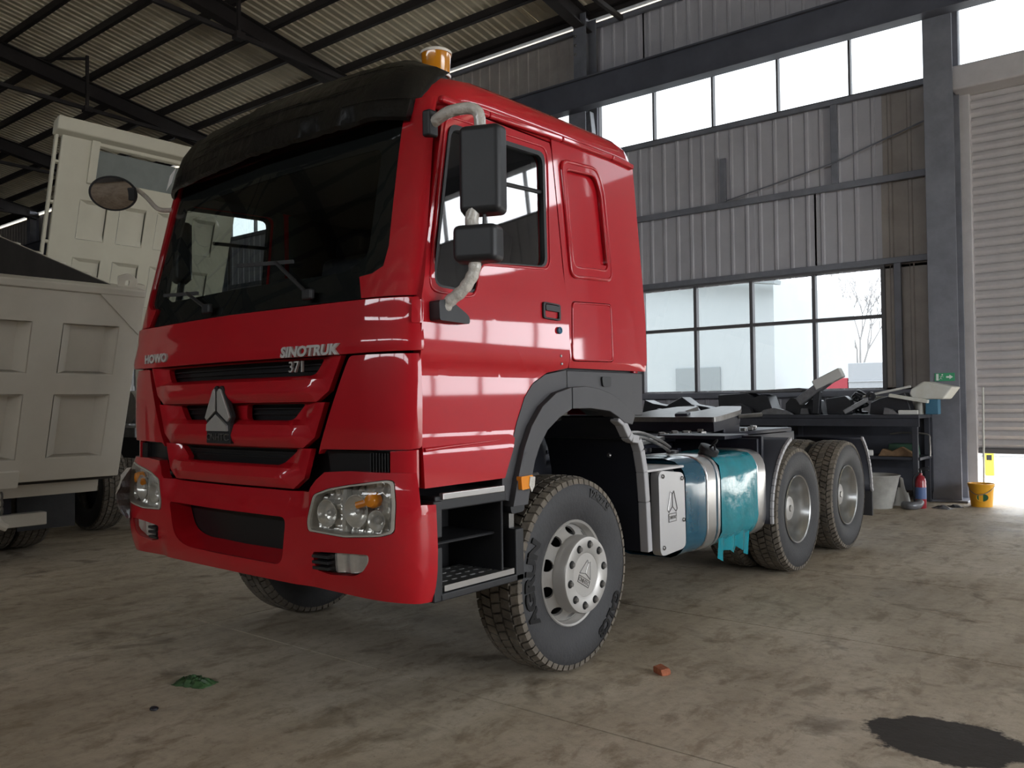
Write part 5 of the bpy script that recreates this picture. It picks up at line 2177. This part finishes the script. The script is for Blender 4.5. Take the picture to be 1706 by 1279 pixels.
so.thickness = .05
bm = bmesh.new()
tube(bm, [(-.45, 0, .9), (-.42, 0, 2.5)], .09, 14)
tube(bm, [(-.45, 0, .9), (-.46, 0, 1.7)], .12, 14)
finish('hoist_ram', bm, 'oily_steel', tB)
for sg in (1, -1):
    bm = bmesh.new()
    bx(bm, -5.2, .9, sg * .36, sg * .44, .80, 1.06)
    finish('chassis_rail', bm, 'chassis', tB)
    for ux in (.62, -2.6, -3.95):
        o = child_mesh('tyre', tyre_rear, tB, (ux, sg * .92, TR), (0, 0, PI / 2))
    bm = bmesh.new()
    lathe(bm, [(0, .0001), (0, .27), (.05, .29), (.05, .30)], 30, 'Y')
    finish('wheel_disc', bm, 'steel_dark', tB, loc=(.62, sg * .92, TR))
bm = bmesh.new()
bx(bm, .85, .97, -1.18, 1.1, .48, .62)
finish('bumper_beam', bm, 'cream_paint', tB, bevel=.015)
bm = bmesh.new()
bx(bm, -.3, .9, -.6, .6, 1.06, 1.18)
finish('deck_plate', bm, 'junk_grey', tB, bevel=.01)
bm = bmesh.new()
tube(bm, [(.55, -.5, 1.42), (.55, .5, 1.42)], .2, 20)
finish('air_tank', bm, 'oily_steel', tB, angle=40)

# ================================================================== workbench and the clutter on it
BY0, BY1, BZ = 8.30, 9.02, 1.20
bn = empty('workbench', 'long dark steel workbench with lower shelf under the window', 'workbench', (-1.4, 8.66, 0))
bm = bmesh.new()
bx(bm, -3.2, 2.36, -.36, .36, BZ - .05, BZ)
bx(bm, -3.2, 2.36, -.36, -.33, BZ - .16, BZ - .05)
finish('bench_top', bm, 'bench_steel', bn, bevel=.008)
bm = bmesh.new()
bx(bm, -3.2, 2.36, -.34, .36, .60, .64)
finish('shelf', bm, 'bench_steel', bn, bevel=.006)
bm = bmesh.new()
bx(bm, -3.2, 1.75, -.34, .36, .14, .18)
finish('shelf', bm, 'bench_steel', bn, bevel=.006)
bm = bmesh.new()
bx(bm, -3.2, 2.36, .33, .36, .14, BZ - .05)
finish('back_panel', bm, 'bench_steel', bn)
for xx in (-3.15, -1.3, .1, .55, 2.30):
    for yy in (-.32, .32):
        bm = bmesh.new()
        bx(bm, xx - .035, xx + .035, yy - .03, yy + .03, 0, BZ - .05)
        finish('leg', bm, 'bench_steel', bn, bevel=.005)


def prism_obj(name, pts, y, depth, m, label, cat, z=BZ, rotz=0.0, bevel=.012, group=None, x=0, tilt=0.0):
    """plate-like part: outline in (x, z), standing on the bench"""
    zmin = min(p[1] for p in pts)
    cx = sum(p[0] for p in pts) / len(pts)
    bm = bmesh.new()
    patch(bm, [(a - cx, b - zmin) for a, b in pts], [], lambda u, v, d: Vector((u, -d - depth / 2, v)), depth, 5, 5)
    o = finish(name, bm, m, None, bevel=bevel)
    o.location = (cx + x, y, z)
    o.rotation_euler = (tilt, 0, rotz)
    return tag(o, label, cat, group)


J = 'vehicle parts on the workbench'
prism_obj('bumper_trim', [(-3.35, 1.2), (-3.3, 1.44), (-3.15, 1.38), (-2.9, 1.34), (-2.62, 1.48), (-2.45, 1.36), (-2.2, 1.32), (-2.0, 1.26), (-1.98, 1.2)], 8.75, .30, 'junk_black', 'curved black bumper trim with a peaked edge at the truck end of the bench', 'car part', group=J)
prism_obj('plastic_fender', [(-1.96, 1.2), (-1.97, 1.50), (-1.50, 1.52), (-1.38, 1.46), (-1.28, 1.50), (-1.18, 1.48), (-1.12, 1.30), (-1.05, 1.24), (-.95, 1.2)], 8.72, .35, 'junk_black', 'large dark plastic fender with notched top edge on the bench', 'car part', group=J)
prism_obj('flat_cover', [(-1.65, 1.535), (-1.62, 1.565), (-.72, 1.60), (-.62, 1.585), (-.7, 1.54)], 8.80, .42, 'junk_grey', 'flat grey plastic cover lying on the dark fender', 'car part', z=1.522, group=J)
prism_obj('wheel_arch_liner', [(-.92, 1.2), (-.91, 1.36), (-.84, 1.44), (-.70, 1.42), (-.62, 1.34), (-.54, 1.42), (-.42, 1.40), (-.38, 1.24), (-.36, 1.2)], 8.66, .22, 'junk_black', 'black wheel arch liner between the fender and the upended bracket', 'car part', group=J)
o = empty('upended_bracket', 'pale grey metal bracket propped up diagonally among the parts', 'car part', (-.44, 8.42, BZ + .21), group=J)
bm = bmesh.new()
beam(bm, (-.22, 0, -.03), (.28, 0, .33), .16, .12)
finish('bracket_arm', bm, 'junk_grey', o, bevel=.015)
bm = bmesh.new()
beam(bm, (.02, -.02, .20), (.40, -.02, .38), .14, .14)
finish('bracket_head', bm, 'junk_white', o, bevel=.015)
bm = bmesh.new()
beam(bm, (.02, .0, -.20), (.05, .0, .12), .1, .1)
finish('bracket_foot', bm, 'junk_black', o, bevel=.012)
prism_obj('crumpled_sheet', [(-1.25, 1.2), (-1.15, 1.27), (-1.0, 1.30), (-.85, 1.27), (-.75, 1.22), (-.73, 1.2)], 8.36, .10, 'junk_grey', 'crumpled grey sheet at the front edge of the bench', 'sheet', group=J)
prism_obj('dark_casing', [(-.30, 1.2), (-.32, 1.42), (-.05, 1.46), (.02, 1.40), (.05, 1.22), (.0, 1.2)], 8.60, .16, 'junk_black', 'boxy black plastic casing beside the upended bracket', 'car part', group=J)
o = empty('hose_bundle', 'tangle of black hoses behind the boxy casing', 'hose', (.08, 8.86, BZ), group=J)
rnd = random.Random(21)
for k in range(4):
    bm = bmesh.new()
    pts = [(rnd.uniform(-.13, .13), rnd.uniform(-.09, .09), .03 + .09 * q + rnd.uniform(-.03, .04)) for q in range(4)]
    pts.append((rnd.uniform(-.13, .13), rnd.uniform(-.08, .08), .20))
    pts.insert(0, (rnd.uniform(-.13, .13), rnd.uniform(-.08, .08), .018))
    tube(bm, smooth_path(pts, 6), .017, 8)
    finish('hose', bm, 'junk_black', o)
prism_obj('cardboard_box', [(.28, 1.2), (.28, 1.45), (.48, 1.45), (.48, 1.2)], 8.88, .20, 'tub_white', 'small drab carton behind the hose tangle', 'box', group=J)
o = empty('steel_strut', 'bare metal strut leaning off the bench front', 'car part', (.22, 8.42, BZ), group=J)
bm = bmesh.new()
beam(bm, (-.22, -.12, .03), (.08, .02, .22), .05, .06)
finish('strut_body', bm, 'junk_grey', o, bevel=.01)
bm = bmesh.new()
lathe(bm, [(-.03, .025), (-.03, .06), (.03, .06), (.03, .025)], 16, 'Y', close=True)
finish('strut_eye', bm, 'junk_black', o, loc=(.10, .02, .25))
prism_obj('bumper_panel', [(.28, 1.2), (.30, 1.36), (.42, 1.42), (.74, 1.50), (.80, 1.30), (.82, 1.2)], 8.62, .22, 'junk_black', 'dark bumper panel with a rising edge next to the foam block', 'car part', group=J)
bm = bmesh.new()
beam(bm, (-.30, 0, .0), (.32, 0, .13), .03, .03)
o = finish('trim_strip', bm, 'junk_white', None, bevel=.005, loc=(.50, 8.50, BZ + .245))
tag(o, 'thin pale trim strip resting on the dark bumper panel', 'car part', J)
bm = bmesh.new()
beam(bm, (-.24, 0, .06), (.24, 0, -.03), .10, .045)
o = finish('timber_batten', bm, 'foam_white', None, bevel=.005, loc=(.80, 8.46, BZ + .20))
tag(o, 'cream batten sticking out under the foam block', 'batten', J)
# smaller odds and ends filling the bench
for (nm, pts_, yy, dd, m_, lb) in (
        ('lamp_bracket', [(-3.0, 1.2), (-2.95, 1.30), (-2.8, 1.28), (-2.72, 1.2)], 8.44, .14, 'junk_grey', 'low grey lamp bracket before the peaked bumper trim'),
        ('grille_piece', [(-2.55, 1.2), (-2.5, 1.33), (-2.3, 1.35), (-2.2, 1.24), (-2.18, 1.2)], 8.42, .12, 'junk_black', 'broken black grille piece before the peaked bumper trim'),
        ('air_duct', [(-1.75, 1.2), (-1.72, 1.32), (-1.55, 1.37), (-1.4, 1.30), (-1.35, 1.2)], 8.44, .14, 'junk_black', 'short black air duct in front of the notched fender'),
        ('mount_plate', [(-.68, 1.2), (-.66, 1.29), (-.56, 1.29), (-.54, 1.2)], 8.50, .06, 'junk_grey', 'small grey mounting plate at the foot of the arch liner'),
        ('seat_rail', [(.50, 1.2), (.52, 1.30), (.62, 1.27), (.70, 1.2)], 8.36, .10, 'junk_grey', 'stubby grey rail end at the bench edge before the bumper panel')):
    prism_obj(nm, pts_, yy, dd, m_, lb, 'car part', group=J, rotz=.1)
# foam block on a can
pts = [(.80, 1.43), (.82, 1.50), (.98, 1.60), (1.34, 1.52), (1.22, 1.36), (.84, 1.36)]
prism_obj('foam_block', pts, 8.72, .36, 'foam_white', 'angular white foam packing block on top of the bench clutter', 'foam block', z=1.40, rotz=-.08, bevel=.02, group=J)
bm = bmesh.new()
lathe(bm, [(0, .0001), (0, .05), (.185, .05), (.195, .042), (.20, .0001)], 18, 'Z')
tag(finish('spray_can', bm, 'tub_white', None, loc=(.90, 8.60, BZ), angle=40), 'cream cylinder can standing under the foam block', 'can', J)
bm = bmesh.new()
box(bm, (0, 0, .10), (.16, .14, .20))
tag(finish('blue_box', bm, 'junk_blue', None, loc=(1.06, 8.62, BZ), bevel=.01), 'small blue box under the right end of the foam block', 'box', J)
bm = bmesh.new()
box(bm, (0, 0, .03), (.24, .10, .06))
tag(finish('paper_bundle', bm, 'junk_white', None, loc=(.80, 8.42, BZ), bevel=.01, rot=(0, 0, .15)), 'flat white bundle at the bench front edge', 'paper', J)
# things on the lower shelf
SH = 'oddments on the bench shelf'
prism_obj('green_case', [(.48, .64), (.50, .80), (.82, .80), (.84, .64)], 8.72, .28, 'junk_green', 'dark green tool case on the lower bench shelf', 'case', z=.64, group=SH)
prism_obj('rag_heap', [(.40, .64), (.46, .74), (.58, .71), (.70, .77), (.82, .70), (.90, .64)], 8.48, .12, 'wood', 'heap of brown rags on the lower bench shelf', 'rags', z=.64, group=SH)
bm = bmesh.new()
tube(bm, smooth_path([(-.30, 0, .30), (-.1, 0, .32), (.16, 0, .30), (.19, 0, .22), (.19, 0, .012)], 5), .012, 8)
tag(finish('bent_pipe', bm, 'oily_steel', None, loc=(.86, 8.44, .64)), 'thin bent pipe standing on the lower bench shelf', 'pipe', SH)
bm = bmesh.new()
box(bm, (0, 0, .04), (.16, .10, .08))
tag(finish('white_pack', bm, 'junk_white', None, loc=(.26, 8.42, .64), bevel=.015, rot=(0, 0, .4)), 'small white pack lying on the lower bench shelf', 'box', SH)

# ---- floor items in front of the bench
bm = bmesh.new()
prof = [(0, .0001), (0, .20), (.40, .285), (.42, .30), (.43, .295), (.42, .275), (.02, .185), (.02, .0001)]
lathe(bm, prof, 36, 'Z')
tag(finish('plastic_tub', bm, 'tub_white', None, loc=(.50, 7.95, 0), angle=40), 'grubby off white plastic tub on the floor under the bench', 'tub')
ex = empty('fire_extinguisher', 'red fire extinguisher with blue label standing by the column', 'fire extinguisher', (.99, 8.18, 0))
bm = bmesh.new()
lathe(bm, [(0, .0001), (0, .060), (.012, .066), (.34, .066), (.40, .05), (.425, .022), (.45, .022), (.45, .0001)], 24, 'Z')
finish('cylinder', bm, 'extinguisher_red', ex, angle=45)
bm = bmesh.new()
lathe(bm, [(.12, .0668), (.27, .0668), (.27, .066), (.12, .066)], 24, 'Z')
finish('blue_label', bm, 'label_blue', ex)
bm = bmesh.new()
box(bm, (0, 0, .475), (.03, .03, .05))
beam(bm, (-.02, 0, .50), (.10, 0, .535), .022, .014)
beam(bm, (-.02, 0, .49), (.10, 0, .49), .022, .012)
finish('valve_handle', bm, 'black_plastic', ex, bevel=.004)
bm = bmesh.new()
tube(bm, smooth_path([(0, -.02, .46), (-.07, -.05, .40), (-.078, -.03, .20), (-.075, -.02, .08)], 5), .010, 8)
finish('hose', bm, 'black_plastic', ex)
bk = empty('yellow_bucket', 'orange yellow bucket with green oval label by the shutter', 'bucket', (1.58, 8.78, 0))
bm = bmesh.new()
lathe(bm, [(0, .0001), (0, .125), (.27, .150), (.285, .160), (.30, .160), (.30, .148), (.02, .118), (.02, .0001)], 32, 'Z')
finish('bucket_body', bm, 'bucket_yellow', bk, angle=40)
bm = bmesh.new()
NQ = 20
ring = []
for k in range(NQ):
    a = 2 * PI * k / NQ
    th_ = -PI / 2 + .25 + .52 * math.cos(a)
    z = .125 + .055 * math.sin(a)
    r_ = .125 + .025 * z / .27 + .003
    ring.append(bm.verts.new((r_ * math.cos(th_), r_ * math.sin(th_), z)))
bmesh.ops.contextual_create(bm, geom=ring)
lab = finish('oval_label', bm, 'label_green', bk)
bm = bmesh.new()
pts = [v.co.copy() for v in lab.data.vertices]
tube(bm, [p * 1.004 for p in pts] + [pts[0] * 1.004], .006, 6, False)
finish('label_border', bm, 'bucket_yellow', bk)
bm = bmesh.new()
tube(bm, smooth_path([(-.155, 0, .27), (-.10, -.12, .20), (0, -.16, .16), (.10, -.12, .20), (.155, 0, .27)], 5), .005, 6)
finish('bail_handle', bm, 'oily_steel', bk)
bm = bmesh.new()
tube(bm, [(1.57, 9.00, .012), (1.515, 9.42, 1.55)], .013, 8)
tag(finish('mop_handle', bm, 'foam_white', None), 'thin pale broom handle leaning up behind the yellow bucket', 'broom')
# scrap bits between tub and extinguisher
rnd = random.Random(31)
for k, (x, y, lab, m) in enumerate(((.93, 7.93, 'short metal pipe elbow lying beside the tub', 'junk_grey'), (.72, 8.34, 'pale scrap of bent sheet between tub and bench leg', 'junk_white'), (1.22, 8.28, 'flattened grey scrap on the floor right of the extinguisher', 'junk_grey'), (1.32, 8.55, 'dark rag on the floor between column and bucket', 'junk_black'), (.26, 7.72, 'small grey offcut on the floor before the tub', 'junk_grey'))):
    bm = bmesh.new()
    if k == 0:
        tube(bm, smooth_path([(-.09, 0, .055), (0, -.03, .055), (.07, .05, .06), (.08, .12, .09)], 4), .05, 12, False)
        o = finish('pipe_elbow', bm, m, None, loc=(x, y, 0))
        so = o.modifiers.new('thickness', 'SOLIDIFY')
        so.thickness = .008
        tag(o, lab, 'pipe')
    else:
        hh = (.0, .34, .05, .035, .06)[k]
        N_ = 7
        g = [[bm.verts.new((-.11 + .22 * i / N_, -.07 + .14 * j / N_, max(.004, hh * math.sin(i / N_ * PI) * math.sin(j / N_ * PI) * rnd.uniform(.5, 1.2)))) for j in range(N_ + 1)] for i in range(N_ + 1)]
        for i in range(N_):
            for j in range(N_):
                bm.faces.new((g[i][j], g[i + 1][j], g[i + 1][j + 1], g[i][j + 1]))
        r = bmesh.ops.extrude_face_region(bm, geom=bm.faces[:])
        bmesh.ops.translate(bm, verts=[q for q in r['geom'] if isinstance(q, bmesh.types.BMVert)], vec=(0, 0, -.0035))
        tag(finish('scrap', bm, m, None, loc=(x, y, 0), rot=(0, 0, rnd.uniform(0, 3))), lab, 'scrap')
# ---- exit sign on the column
sg_ = empty('exit_sign', 'green running man exit sign with arrow on the steel column', 'sign', (1.115, 9.072, 1.70))
bm = bmesh.new()
bx(bm, -.125, .125, -.006, .006, -.055, .055)
finish('sign_plate', bm, 'sign_green', sg_, bevel=.003)
bm = bmesh.new()
bx(bm, .02, .06, -.009, -.006, -.012, .012)
v = [bm.verts.new(p) for p in ((.06, -.009, .032), (.105, -.009, 0), (.06, -.009, -.032))]
bm.faces.new(v)
finish('arrow', bm, 'sign_white', sg_, normals=False)
bm = bmesh.new()
bx(bm, -.105, -.075, -.009, -.006, -.045, .045)
for a, b in (((-.035, .0, .012), (-.05, .0, -.012)), ((-.05, .0, -.012), (-.03, .0, -.03)), ((-.05, 0, -.012), (-.068, 0, -.038)), ((-.035, 0, .012), (-.012, 0, .0)), ((-.035, 0, .012), (-.06, 0, .01))):
    beam(bm, (a[0], -.008, a[2]), (b[0], -.008, b[2]), .004, .012, (0, 1, 0))
lathe_v = [bm.verts.new((-.028 + .010 * math.cos(q * PI / 5), -.009, .032 + .010 * math.sin(q * PI / 5))) for q in range(10)]
bm.faces.new(lathe_v)
finish('running_figure', bm, 'sign_white', sg_, normals=False)

# ---- litter near the camera
bm = bmesh.new()
box(bm, (0, 0, .018), (.085, .05, .034), (.05, .0, 0))
for v in bm.verts:
    v.co += Vector((random.uniform(-.006, .006), random.uniform(-.006, .006), 0))
bmesh.ops.subdivide_edges(bm, edges=bm.edges[:], cuts=2)
for v in bm.verts:
    v.co += Vector((random.uniform(-.002, .002), random.uniform(-.002, .002), random.uniform(-.0015, .0015)))
tag(finish('brick_shard', bm, 'brick', None, loc=(1.59, .27, 0), rot=(0, 0, -.5), bevel=.003), 'small orange brick shard alone on the concrete floor', 'brick')
bm = bmesh.new()
rnd = random.Random(8)
N_ = 12
g = [[bm.verts.new((-.10 + .20 * i / N_ + rnd.uniform(-.008, .008), -.055 + .11 * j / N_ + rnd.uniform(-.006, .006), .005 + .045 * (math.sin(i / N_ * PI) * math.sin(j / N_ * PI)) ** .6 * rnd.uniform(.35, 1.0))) for j in range(N_ + 1)] for i in range(N_ + 1)]
for i in range(N_):
    for j in range(N_):
        bm.faces.new((g[i][j], g[i + 1][j], g[i + 1][j + 1], g[i][j + 1]))
r = bmesh.ops.extrude_face_region(bm, geom=bm.faces[:])
bmesh.ops.translate(bm, verts=[q for q in r['geom'] if isinstance(q, bmesh.types.BMVert)], vec=(0, 0, -.004))
tag(finish('green_film_scrap', bm, 'green_film', None, loc=(-.24, -1.30, 0), rot=(0, 0, .35), angle=20), 'crumpled dark green plastic scrap on the floor before the truck', 'litter')
bm = bmesh.new()
bmesh.ops.create_icosphere(bm, subdivisions=2, radius=.02)
for v in bm.verts:
    v.co.z = max(v.co.z * .5, -.008) + .008
    v.co.x *= rnd.uniform(.9, 1.5)
tag(finish('dirt_lump', bm, 'junk_black', None, loc=(-.05, -1.62, 0)), 'tiny dark lump of dirt near the green scrap', 'dirt')
